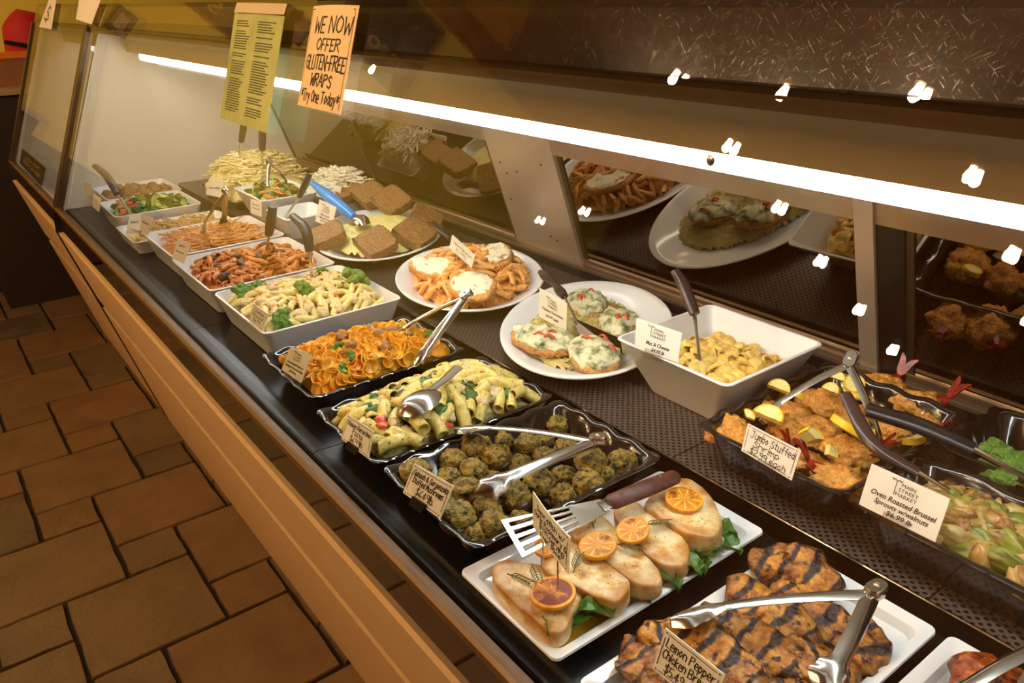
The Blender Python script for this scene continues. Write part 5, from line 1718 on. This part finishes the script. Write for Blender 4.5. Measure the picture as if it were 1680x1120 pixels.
a, b = W(322, 383, 0.066), W(368, 366, 0.062)
tongs('steel tongs standing in the orange spaghetti', wy(370, 312, (0, (a.y + b.y) / 2, 0)), a, b, w=(0.013, 0.014, 0.024))
a, b = W(435, 312, 0.112), W(478, 303, 0.112)
tongs('small steel tongs standing in the rear salad bowl', wy(442, 264, (0, (a.y + b.y) / 2, 0)), a, b, w=(0.012, 0.012, 0.02))
tongs('long steel tongs resting across the orange orecchiette', W(765, 483, 0.135), W(638, 545, 0.062), W(678, 599, 0.052), w=(0.016, 0.016, 0.026))
tongs('steel tongs with dark scalloped claws on the stuffed mushrooms', W(981, 720, 0.074), W(745, 690, 0.072), W(785, 799, 0.066), w=(0.017, 0.017, 0.034))
tongs('large steel tongs lying across the grilled chicken', W(1437, 967, 0.082), W(1098, 996, 0.072), W(1362, 1122, 0.072), w=(0.017, 0.017, 0.034))
tongs('steel tongs on the barbecue chicken at near corner', W(1735, 1040, 0.085), W(1540, 1140, 0.06), W(1640, 1220, 0.06), w=(0.017, 0.017, 0.032))
tongs('steel tongs standing open over the stuffed shrimp', W(1395, 590, 0.165), W(1238, 678, 0.092), W(1456, 735, 0.088), w=(0.016, 0.016, 0.030))
a, b = W(676, 348, 0.085), W(684, 336, 0.085)
tongs('dark plastic tongs lying at right of the meatloaf', W(742, 392, 0.075), a, b, M_brownplastic, (0.014, 0.016, 0.026))

p = W(512, 458, 0.066)
spoon('serving spoon with curved grey grip in the pale penne', p, wy(508, 412, p), wy(480, 354, p), M_greyplastic, 0.026, grip=0.0115, bend=wy(501, 376, p))
p = W(437, 418, 0.066)
spoon('serving spoon with straight grey grip in red penne', p, wy(441, 384, p), wy(448, 337, p), M_greyplastic, 0.026, grip=0.0115, gflat=0.85)
p = W(226, 368, 0.06)
spoon('slanted serving spoon with dark grip in green salad', p, wy(192, 318, p), wy(156, 272, p), M_greyplastic, 0.026, grip=0.012, bend=wy(176, 290, p))
p = W(390, 262, 0.15)
spoon('left upright spoon handle standing in the yellow noodles', p, wy(396, 232, p), wy(404, 178, p), M_greyplastic, 0.024, grip=0.011)
p = W(431, 274, 0.14)
spoon('right upright spoon handle standing in the yellow noodles', p, wy(430, 246, p), wy(431, 180, p), M_greyplastic, 0.024, grip=0.012)
p = W(466, 358, 0.055)
spoon('black handled spoon leaning in the small empty bowl', p, wy(492, 322, p), wy(507, 288, p), M_blackplastic, 0.022, grip=0.010)
p = W(1150, 608, 0.085)
spoon('long steel spoon with brown grip in the macaroni', p, wy(1140, 515, p, 0.01), wy(1107, 443, p, 0.02), M_brownplastic, 0.022, 0.0028, 0.0105, wy(1122, 470, p, 0.02))
p = W(1585, 820, 0.085)
spoon('serving spoon with wavy brown grip in brussels sprouts', p, W(1505, 775, 0.125), W(1388, 648, 0.165), M_brownplastic, 0.022, 0.0026, 0.0095, W(1432, 728, 0.145))
p = W(1700, 795, 0.085)
spoon('serving spoon with thick black grip across broccolini tray', p, W(1596, 736, 0.115), W(1420, 672, 0.140), M_blackplastic, 0.022, 0.004, 0.0135, W(1505, 697, 0.130))

# the spoon bowl lying over the rigatoni
p, q = W(688, 660, 0.084), W(752, 602, 0.100)
t = thing('serving_spoon', 'steel spoon lying bowl down on the rigatoni', 'serving spoon', p, None, 'serving spoons')
h = (p - q)
prof = [(0.05, 0.30), (0.5, 0.27), (0.85, 0.13), (1.0, 0.0), (0.97, -0.02), (0.8, 0.09), (0.45, 0.22), (0.05, 0.26)]
R = [[Vector((r * 0.037 * math.cos(2 * PI * k / 24), r * 0.030 * math.sin(2 * PI * k / 24), z * 0.035)) for k in range(24)] for r, z in prof]
o = put('spoon_bowl', MB().rings(R).mesh('spoon_bowl', M_steel), t)
o.rotation_euler = (0.1, 0.15, math.atan2(h.y, h.x))
MB().tube([Vector((0, 0, 0.004)) - h * 0.25, -h * 0.6, -h * 1.0], [(0.006, 0.003), (0.008, 0.003), (0.009, 0.003)], 8).put('handle', M_steel, t)

# blue scoop
p, q = W(592, 366, 0.095), None
q = wy(500, 290, p, 0.03)
t = thing('potato_scoop', 'bright blue handled scoop standing in the mashed potato', 'scoop', p, None)
d = q - p
pts = smoothpath([d * 0.10, d * 0.35, d * 0.65, d * 0.98], 4)
MB().tube(pts, [(0.006 + 0.010 * math.sin(PI * min(1, 0.15 + i / (len(pts)))), 0.006 + 0.012 * math.sin(PI * min(1, 0.15 + i / len(pts)))) for i in range(len(pts))], 12).put('handle', M_blue, t)
MB().tube(smoothpath([d * 0.30 + Vector((0.01, 0, -0.012)), d * 0.38 + Vector((0.016, 0, -0.018)), d * 0.5 + Vector((0.01, 0, -0.014))], 3), 0.006, 8).put('trigger', M_blue, t)
MB().tube([d * 0.0, d * 0.12], 0.005, 8).put('neck', M_steel, t)
R = [[Vector((r * 0.024 * math.cos(2 * PI * k / 20), r * 0.024 * math.sin(2 * PI * k / 20), z * 0.024)) for k in range(20)] for r, z in [(0.05, 0.9), (0.5, 0.8), (0.85, 0.5), (1.0, 0.0), (0.94, 0.0), (0.8, 0.46), (0.45, 0.74), (0.05, 0.84)]]
MB().rings(R).put('scoop_bowl', M_steel, t)
MB().tube(smoothpath([d * 0.97, d * 1.06 + Vector((-0.012, 0, 0)), d * 1.1], 3), 0.0022, 6).put('hook', M_steel, t)

# slotted spatula on the swordfish: blade, slots between tines, wooden handle with rivets
A = [W(822, 853, 0.058), W(857, 914, 0.056), W(1000, 838, 0.064), W(985, 818, 0.066)]
t = thing('slotted_spatula', 'slotted steel spatula with dark wooden handle beside swordfish', 'spatula', A[0], None)
u0, u1 = A[0], A[1]
v0, v1 = A[3], A[2]


def bl(s, e):
    return u0.lerp(v0, s).lerp(u1.lerp(v1, s), e) - A[0]


def strip(nm, s0, s1, e0, e1):
    MB().slab([bl(s0, e0), bl(s0, e1), bl(s1, e1), bl(s1, e0)], 0.0014, (0, 0, 1)).put(nm, M_steel, t, False)


strip('blade_edge', 0.0, 0.05, 0.0, 1.0)
strip('blade_neck', 0.66, 1.0, 0.0, 1.0)
for k in range(5):
    strip('blade_bar', 0.05, 0.66, k * 0.2275, k * 0.2275 + 0.09)
hn = (v0 + v1) / 2 - A[0]
he = W(1112, 780, 0.072) - A[0]
dd = he - hn
MB().tube([hn - dd * 0.06, hn + dd * 0.15], [(0.010, 0.0015), (0.007, 0.002)], 8).put('tang', M_steel, t)
MB().tube([hn + dd * 0.04, hn + dd * 0.10, hn + dd * 0.55, hn + dd * 0.96, hn + dd], [(0.008, 0.006), (0.0115, 0.0085), (0.0125, 0.009), (0.011, 0.008), (0.007, 0.005)], 12).put('handle', M_handlewood, t)
for s in (0.2, 0.75):
    put('rivet', MB().lathe([(0.003, 0), (0.0028, 0.001)], 10).mesh('rivet', M_steel), t, hn + dd * s + Vector((0, 0, 0.0085)))

# spatula in the florentine plate
p = W(945, 525, 0.082)
t = thing('serving_spatula', 'small steel spatula with brown grip in chicken florentine', 'spatula', p, None)
n_ = WY(926, 486, p.y + 0.02) - p
tp = WY(886, 446, p.y + 0.05) - p
MB().tube([Vector((0, 0, 0)), n_], 0.0022, 8).put('shaft', M_steel, t)
pts = smoothpath([n_, n_.lerp(tp, 0.5) + Vector((0, 0, 0.004)), tp], 4)
MB().tube(pts, [(0.0075 + 0.003 * math.sin(i * 1.3), 0.0065 + 0.002 * math.sin(i * 1.3)) for i in range(len(pts))], 10).put('grip', M_brownplastic, t)
B_ = [W(938, 520, 0.080) - p, W(955, 560, 0.070) - p, W(1022, 585, 0.070) - p, W(1018, 555, 0.074) - p]
MB().slab(B_, 0.0014, (0, 0, 1)).put('blade', M_steel, t, False)
# ------------------------------------------------------------------ cards, signs and their lettering
GLY = {
 'A': '02 38 62|14 54', 'B': '02 08 48 57 45 05|45 63 42 02', 'C': '57 38 17 05 13 32 53', 'D': '02 08 38 65 32 02', 'E': '48 08 02 42|05 35', 'F': '48 08 02|05 35',
 'G': '57 38 17 05 13 32 53 55 35', 'J': '18 68|48 43 22 03', 'L': '08 02 42', 'M': '02 18 34 58 62', 'N': '02 08 52 58', 'O': '38 17 05 13 32 53 65 57 38', 'P': '02 08 48 57 46 05',
 'R': '02 08 48 57 46 05|25 52', 'S': '57 38 17 16 54 53 32 03', 'T': '08 68|38 32', 'U': '08 03 12 42 53 58', 'W': '08 12 36 52 68',
 'a': '46 16 04 12 32 44|46 42', 'b': '08 02 32 44 36 05', 'c': '45 26 04 22 43', 'd': '48 42|45 26 04 22 43', 'e': '04 44 36 16 04 12 42', 'f': '47 38 27 22|05 45', 'g': '46 16 04 12 43|46 41 20 01',
 'h': '08 02|05 26 45 42', 'i': '06 02|08 07', 'k': '08 02|46 04 42', 'l': '08 02', 'm': '06 02|05 16 25 22|25 46 55 52', 'n': '06 02|05 26 45 42', 'o': '26 04 22 44 26', 'p': '06 00|05 26 44 22 03',
 'r': '06 02|04 26 46', 's': '46 16 05 43 32 02', 't': '28 23 42|06 46', 'u': '06 03 12 32 43|46 42', 'v': '06 22 46', 'w': '06 12 25 42 56', 'y': '06 23|46 10', 'z': '06 46 02 42',
 '0': '28 06 04 22 44 46 28', '2': '07 28 47 46 02 42', '4': '38 04 54|38 32', '5': '48 08 05 35 44 32 02', '6': '48 15 03 22 43 34 04', '9': '45 15 07 28 47 42', '$': '57 38 17 16 54 53 32 03|39 31',
 '&': '52 17 28 37 04 12 22 54', '*': '24 28|05 47|07 45', '-': '05 35', '.': '02 03', '/': '02 48', ',': '12 01', '!': '08 04|02 03', "'": '08 07'}


def strokes(text, jit=0.25, seed=1):
    """single-line hand lettering -> list of polylines and total width, cap height 6"""
    rr = random.Random(seed)
    x = 0.0
    out = []
    for ch in text:
        if ch == ' ':
            x += 3.2
            continue
        g = GLY.get(ch)
        if not g:
            x += 3
            continue
        mxx = 0
        dyj = rr.uniform(-jit, jit)
        for pl in g.split('|'):
            pts = []
            for q in pl.split():
                a, b = int(q[0]), int(q[1])
                mxx = max(mxx, a)
                pts.append((x + a + rr.uniform(-jit, jit) * 0.5 + (b - 2) * 0.12, b - 2 + dyj + rr.uniform(-jit, jit) * 0.5))
            out.append(pts)
        x += mxx + 1.6
    return out, max(x - 1.6, 1)


def ribbons(polys, w):
    V, F = [], []
    for pl in polys:
        if len(pl) == 1:
            pl = [pl[0], (pl[0][0] + w, pl[0][1])]
        for (ax, ay), (bx_, by) in zip(pl, pl[1:]):
            dx, dy_ = bx_ - ax, by - ay
            L = math.hypot(dx, dy_) or 1e-6
            ux, uy = dx / L * w * 0.5, dy_ / L * w * 0.5
            k = len(V)
            V += [(ax - ux - uy, ay - uy + ux), (ax - ux + uy, ay - uy - ux), (bx_ + ux + uy, by + uy - ux), (bx_ + ux - uy, by + uy + ux)]
            F.append((k, k + 1, k + 2, k + 3))
    return V, F


def type_mesh(text, bold=0.0, shear=0.0):
    """printed lettering with the built-in font -> 2-D vertices and faces, height 1"""
    cu = bpy.data.curves.new('lettering', 'FONT')
    cu.body = text
    cu.size = 1.0
    cu.offset = bold
    cu.shear = shear
    cu.resolution_u = 2
    ob = bpy.data.objects.new('lettering', cu)
    me = bpy.data.meshes.new_from_object(ob)
    V = [(v.co.x, v.co.y) for v in me.vertices]
    F = [tuple(p.vertices) for p in me.polygons]
    bpy.data.objects.remove(ob)
    bpy.data.curves.remove(cu)
    bpy.data.meshes.remove(me)
    return V, F


def layout(lines, aspect):
    """lines in card units (s to the right, t up, both 0..1) -> V, F; aspect = card width / height"""
    V, F = [], []
    for ln in lines:
        kind, text, cx, cy, h, w = ln[:6]
        if kind == 'hand':
            pl, tw = strokes(text, seed=len(text) * 3 + int(cy * 100))
            sx, sy = w / tw, h / 6
            vv, ff = ribbons(pl, 0.0)
            pen = ln[6] if len(ln) > 6 else 0.024
            pl = [[((x * sx) * aspect, y * sy) for x, y in p] for p in pl]
            vv, ff = ribbons(pl, pen)
            vv = [(x / aspect + cx - w / 2, y + cy - h / 2) for x, y in vv]
        elif kind == 'type':
            vv, ff = type_mesh(text, *(ln[6] if len(ln) > 6 else (0.012, 0.0)))
            x0, x1 = min(v[0] for v in vv), max(v[0] for v in vv)
            vv = [((x - x0) / (x1 - x0) * w + cx - w / 2, y * h / 0.72 + cy - h / 2) for x, y in vv]
        else:                                            # 'line': polyline of (s, t) points
            pts = text
            vv, ff = ribbons([[(x * aspect, y) for x, y in pts]], h)
            vv = [(x / aspect, y) for x, y in vv]
        k = len(V)
        V += vv
        F += [tuple(i + k for i in f) for f in ff]
    return V, F


HB = [('line', [(0.10, 0.93), (0.9, 0.93)], 0, 0, 0.018, 0), ('line', [(0.10, 0.07), (0.9, 0.07)], 0, 0, 0.018, 0), ('line', [(0.045, 0.18), (0.045, 0.82)], 0, 0, 0.018, 0), ('line', [(0.955, 0.18), (0.955, 0.82)], 0, 0, 0.018, 0)] + \
     [('line', [(x, y), (x + 0.015, y)], 0, 0, 0.03, 0) for x in (0.045, 0.94) for y in (0.06, 0.94)]


def logo(cx, cy, h, w):
    """street lamp mark and the three stacked words"""
    r = [('type', 'MAIN', cx + 0.02 * w, cy + h * 0.36, h * 0.26, w * 0.52, (0.0, 0.0)), ('type', 'STREET', cx + 0.06 * w, cy, h * 0.26, w * 0.74, (0.0, 0.0)), ('type', 'MARKET', cx + 0.02 * w, cy - h * 0.36, h * 0.26, w * 0.80, (0.0, 0.0))]
    x = cx - w * 0.44
    r += [('line', [(x, cy - h * 0.5), (x, cy + h * 0.5)], 0, 0, 0.014, 0), ('line', [(x - w * 0.16, cy + h * 0.52), (x - w * 0.08, cy + h * 0.60), (x, cy + h * 0.48), (x + w * 0.08, cy + h * 0.60), (x + w * 0.16, cy + h * 0.52)], 0, 0, 0.016, 0),
          ('line', [(x - w * 0.2, cy + h * 0.62), (x - w * 0.12, cy + h * 0.5)], 0, 0, 0.014, 0), ('line', [(x + w * 0.2, cy + h * 0.62), (x + w * 0.12, cy + h * 0.5)], 0, 0, 0.014, 0)]
    return r


def card(label, corners, zb, lines, lean=20, mat=None, ink=None, name='price_card', cat='card', group='price cards', bow=0.0, sleeve=False, clip=None, pick=False, plane=None, dback=0.0):
    TL, TR, BR, BL = corners
    if plane is None:
        a, b = W(*BL, zb), W(*BR, zb)
        u = (b - a)
        u.z = 0
        u.normalize()
        back = Vector((-u.y, u.x, 0))
        up = (Vector((0, 0, 1)) * math.cos(math.radians(lean)) + back * math.sin(math.radians(lean)))
        nrm = up.cross(u).normalized() * -1
        nrm = u.cross(up).normalized()
        p0 = a
    else:
        p0, nrm = plane
    q = [WN(*c, p0, nrm) for c in (BL, BR, TR, TL)]
    if nrm.dot(Vector((0, 0, EYE)) - q[0]) < 0:
        nrm = -nrm
    base = (q[0] + q[1]) / 2
    q = [p - base for p in q]
    aspect = (q[1] - q[0]).length / (q[3] - q[0]).length

    def mp(s, t, off):
        p = q[0].lerp(q[1], s).lerp(q[3].lerp(q[2], s), t)
        return p + nrm * (off + bow * math.sin(PI * min(1, max(0, s))))
    t = thing(name, label, cat, base, None, group)
    n = 8 if bow else 1
    rows = []
    for i in range(n + 1):
        s = i / n
        rows.append([mp(s, 0, 0), mp(s, 1, 0), mp(s, 1, -0.0012), mp(s, 0, -0.0012)])
    MB().rings(rows).put('card_sheet', mat or M_paper, t, False)
    V, F = layout(lines, aspect)
    if V:
        me = mesh('lettering', [mp(x, y, 0.0005) for x, y in V], F, ink or M_ink, False)
        put('lettering', me, t)
    if sleeve:
        e = 0.05
        MB().slab([mp(-e, -e * 1.6, 0.0012), mp(1 + e, -e * 1.6, 0.0012), mp(1 + e, 1 + e, 0.0012), mp(-e, 1 + e, 0.0012)], 0.0036, nrm).put('plastic_sleeve', M_sleeve, t, False)
    if clip:
        s0, s1, m = clip
        MB().slab([mp(s0, -0.16, 0.004), mp(s1, -0.16, 0.004), mp(s1, 0.13, 0.004), mp(s0, 0.13, 0.004)], 0.007, nrm).put('clip', m, t, False)
    if pick:
        for s in (0.3, 0.72):
            MB().tube([mp(s, 0.3, -0.002), mp(s, -0.05, -0.002), mp(s, -0.05, -0.002) + Vector((0, 0, -0.035))], 0.0011, 6).put('pick', M_steel, t)
    return t


card('handwritten swordfish card, bent, standing among the steaks', [(874, 806), (935, 882), (932, 940), (874, 862)], 0.082,
     HB + [('hand', 'Swordfish w/', 0.52, 0.77, 0.17, 0.74), ('hand', 'Garlic Rosemary &', 0.51, 0.56, 0.16, 0.86), ('hand', '$9.99 serving', 0.56, 0.36, 0.16, 0.66), ('hand', 'over Rice', 0.54, 0.18, 0.14, 0.56)], 5, bow=0.002, pick=True)
card('handwritten spinach and gorgonzola stuffed mushrooms card', [(680, 760), (744, 797), (722, 851), (661, 808)], 0.048,
     HB + [('hand', 'Spinach & Gorgonzola', 0.5, 0.78, 0.17, 0.86), ('hand', 'Stuffed Mushrooms', 0.5, 0.56, 0.17, 0.80), ('hand', '$6.49lb.', 0.5, 0.29, 0.22, 0.46)], 25, clip=(0.28, 0.62, M_blackplastic))
card('handwritten chicken florentine pasta card on rigatoni tray', [(570, 679), (613, 707), (604, 752), (560, 720)], 0.048,
     HB + [('hand', 'Chicken Florentine', 0.5, 0.76, 0.17, 0.84), ('hand', 'Pasta', 0.5, 0.53, 0.18, 0.36), ('hand', '$6.99lb', 0.5, 0.27, 0.2, 0.46)], 25, clip=(0.28, 0.64, M_blackplastic))
card('small printed card on the orecchiette tray', [(477, 568), (511, 581), (494, 628), (462, 606)], 0.048,
     logo(0.5, 0.72, 0.3, 0.4) + [('type', 'Orecchiette Pasta w/', 0.5, 0.44, 0.085, 0.8, (0.02, 0.2)), ('type', 'Sausage & Broccoli Rabe', 0.5, 0.30, 0.085, 0.86, (0.02, 0.2)), ('type', '$7.99 lb', 0.5, 0.15, 0.085, 0.34, (0.02, 0.2))], 25, sleeve=True)
card('small handwritten card in the pale penne bowl', [(415, 497), (440, 515), (430, 541), (409, 525)], 0.062,
     HB + [('hand', 'Chicken', 0.5, 0.75, 0.18, 0.7), ('hand', 'Broccoli', 0.5, 0.5, 0.18, 0.7), ('hand', '$6.99', 0.5, 0.25, 0.18, 0.5)], 20)
card('plain card leaning at front of the red penne bowl', [(291, 392), (313, 398), (301, 433), (282, 424)], 0.062, [('type', 'MAIN', 0.5, 0.75, 0.1, 0.4), ('type', 'Penne', 0.5, 0.45, 0.1, 0.6)], 20)
card('plain card leaning at front of the spaghetti bowl', [(233, 352), (251, 357), (243, 386), (229, 378)], 0.062, [('type', 'Pasta', 0.5, 0.6, 0.12, 0.6)], 15)
card('pale card standing in the shallow noodle bowl', [(213, 352), (231, 350), (231, 382), (206, 384)], 0.045, [('type', 'Salad', 0.5, 0.6, 0.1, 0.6)], 15)
card('small card at front of the green salad bowl', [(153, 318), (166, 326), (162, 348), (151, 338)], 0.062, [], 15)
card('small card at front of the furthest bowl', [(138, 300), (150, 302), (149, 322), (138, 316)], 0.062, [], 15)
card('pale card on the black noodle tray', [(338, 299), (367, 297), (365, 325), (338, 319)], 0.07, [('type', 'Noodle', 0.5, 0.6, 0.14, 0.6)], 10)
card('pale printed card on the rear salad bowl', [(411, 326), (429, 331), (429, 356), (411, 349)], 0.085, [('type', 'Market', 0.5, 0.7, 0.1, 0.6), ('type', 'Salad', 0.5, 0.45, 0.1, 0.6)], 8)
card('white printed card in front of the meatloaf plate', [(524, 327), (552, 340), (544, 373), (517, 363)], 0.085,
     logo(0.5, 0.7, 0.32, 0.5) + [('type', 'Meatloaf', 0.5, 0.42, 0.09, 0.5), ('type', '& Mashed Potato', 0.5, 0.28, 0.09, 0.72), ('type', '$7.99 lb', 0.5, 0.14, 0.09, 0.4)], 8)
card('handwritten chicken parmesan card standing in the penne', [(742, 385), (779, 419), (773, 439), (737, 407)], 0.118,
     HB + [('hand', 'Chicken Parmesan', 0.5, 0.68, 0.26, 0.82), ('hand', '$5.99lb', 0.5, 0.32, 0.24, 0.5)], 5, pick=True)
card('printed chicken florentine card standing on oval plate', [(885, 472), (930, 498), (929, 543), (884, 519)], 0.075,
     logo(0.52, 0.68, 0.32, 0.40) + [('type', 'Chicken Florentine', 0.5, 0.40, 0.1, 0.76, (0.01, 0.2)), ('type', '$6.99 each', 0.5, 0.20, 0.1, 0.46, (0.01, 0.2))], 0)
card('printed macaroni and cheese card clipped to square bowl', [(1044, 521), (1119, 546), (1112, 595), (1041, 570)], 0.122,
     logo(0.52, 0.70, 0.34, 0.38) + [('type', 'Mac & Cheese', 0.52, 0.33, 0.13, 0.52, (0.012, 0.25)), ('type', '$4.99 lb', 0.54, 0.14, 0.12, 0.30, (0.012, 0.25))], 12, mat=M_paperwhite, clip=(0.28, 0.64, M_clip))
card('handwritten jumbo stuffed shrimp card on shrimp tray', [(1227, 694), (1314, 739), (1298, 788), (1216, 739)], 0.092,
     HB + [('hand', 'Jumbo Stuffed', 0.52, 0.74, 0.24, 0.82), ('hand', 'Shrimp', 0.44, 0.46, 0.22, 0.5), ('hand', '$2.99 each', 0.5, 0.20, 0.20, 0.70)], 22, clip=(0.38, 0.70, M_clip))
card('large printed oven roasted brussel sprouts card in plastic', [(1430, 760), (1559, 818), (1534, 889), (1409, 827)], 0.096,
     logo(0.52, 0.72, 0.32, 0.34) + [('type', 'Oven Roasted Brussel', 0.52, 0.44, 0.125, 0.84, (0.014, 0.25)), ('type', 'Sprouts w/walnuts', 0.52, 0.28, 0.115, 0.70, (0.014, 0.25)), ('type', '$6.99 lb', 0.52, 0.12, 0.115, 0.34, (0.014, 0.25))], 24, mat=M_paperwhite, sleeve=True, clip=(0.34, 0.66, M_clip))
card('handwritten lemon pepper chicken breast card', [(1092, 1030), (1188, 1106), (1166, 1176), (1070, 1096)], 0.058,
     HB + [('hand', 'Lemon Pepper', 0.5, 0.76, 0.2, 0.82), ('hand', 'Chicken Breast', 0.5, 0.50, 0.2, 0.84), ('hand', '$5.49 each', 0.5, 0.22, 0.2, 0.66)], 22)
card('folded white card behind the blue scoop', [(533, 300), (560, 306), (556, 332), (530, 326)], 0.07, [], 0)

# signs hung on the front glass
gp = (Vector((0, GL0, 0)) + GN * 0.010, GN)
M_sign = plain('orange_sign_paper', 'F0C894', 0.6, noise_amt=0.04)
M_menu = food('green_menu_paper', [(0.3, '7E8848'), (0.5, '9CA258'), (0.7, 'B4B46A')], 3, 0.5, 0)
M_menuink = plain('menu_print', '3E4416', 0.6)
SG = [('line', [(0.03, 0.965), (0.95, 0.965)], 0, 0, 0.010, 0), ('line', [(0.03, 0.95), (0.03, 0.03)], 0, 0, 0.006, 0), ('line', [(0.955, 0.95), (0.955, 0.03)], 0, 0, 0.006, 0)]
sg = card('orange handwritten sign offering gluten free wraps', [(515, 10), (590, 9), (558, 188), (488, 172)], 0, SG + [('hand', 'WE NOW', 0.54, 0.81, 0.155, 0.78, 0.017), ('hand', 'OFFER', 0.52, 0.62, 0.11, 0.50, 0.015), ('hand', 'GLUTEN-FREE', 0.50, 0.445, 0.135, 0.86, 0.017),
     ('hand', 'WRAPS', 0.50, 0.275, 0.115, 0.46, 0.016), ('hand', '*Try One Today*', 0.50, 0.115, 0.11, 0.86, 0.013)], mat=M_sign, name='hanging_sign', cat='sign', group=None, plane=gp, bow=0.004)
rows = []
rr = random.Random(3)
for colx in (0.10, 0.57):
    y = 0.86
    while y > 0.05:
        w = rr.uniform(0.22, 0.33)
        rows.append(('line', [(colx, y), (colx + w, y)], 0, 0, 0.010, 0))
        y -= 0.021 if rr.random() > 0.12 else 0.045
card('green printed menu sheet hanging on the front glass', [(387, 8), (470, 10), (436, 218), (361, 193)], 0, rows, mat=M_menu, ink=M_menuink, name='hanging_menu', cat='menu', group=None, plane=gp, bow=0.003)
card('tan folded header at the top of green menu', [(389, 4), (471, 6), (466, 24), (384, 20)], 0, [], mat=plain('tan_paper', 'C8B088', 0.6), name='menu_header', cat='paper', group=None, plane=(gp[0] + GN * 0.006, GN))
card('small pale price tag hung at far case corner', [(80, 0), (92, 0), (84, 48), (64, 44)], 0, [('hand', '$8', 0.5, 0.5, 0.5, 0.6, 0.05)], name='hanging_tag', cat='tag', group=None, plane=gp)
card('curled pale paper hung at the joint of the cases', [(130, 0), (165, 0), (150, 40), (127, 32)], 0, [], name='hanging_paper', cat='paper', group=None, plane=gp, bow=0.02)
card('small black sign inside the far case', [(36, 243), (75, 275), (68, 306), (32, 268)], 0.02, [('hand', 'Ask for', 0.5, 0.7, 0.2, 0.6, 0.04), ('hand', 'Samples', 0.5, 0.4, 0.2, 0.7, 0.04)], 30, mat=M_blackplastic, ink=M_lettering, name='black_sign', cat='sign', group=None)

# lettering on the boards of the end wall
def wall_text(board, text, y0, y1, z, h, mat):
    V, F = type_mesh(text, 0.01)
    x0, x1 = min(v[0] for v in V), max(v[0] for v in V)
    o = bpy.data.objects[board]
    me = mesh('lettering', [(0.024, y0 + (x - x0) / (x1 - x0) * (y1 - y0) - o.location.y, z + y * h / 0.72 - o.location.z) for x, y in V], F, mat, False)
    put('lettering', me, o)


wall_text('menu_board', 'osso a', -1.56, -1.02, 1.86, 0.12, M_lettering)
wall_text('red_sign', 'Noon', -0.80, -0.66, 1.58, 0.05, M_lettering)
wall_text('wall_banner', 'S', -0.32, -0.24, 1.32, 0.09, M_lettering)
# ------------------------------------------------------------------ lift everything from deck heights to floor heights
for o in bpy.data.objects:
    if o.parent is None and o.type != 'CAMERA':
        o.location.z += LIFT
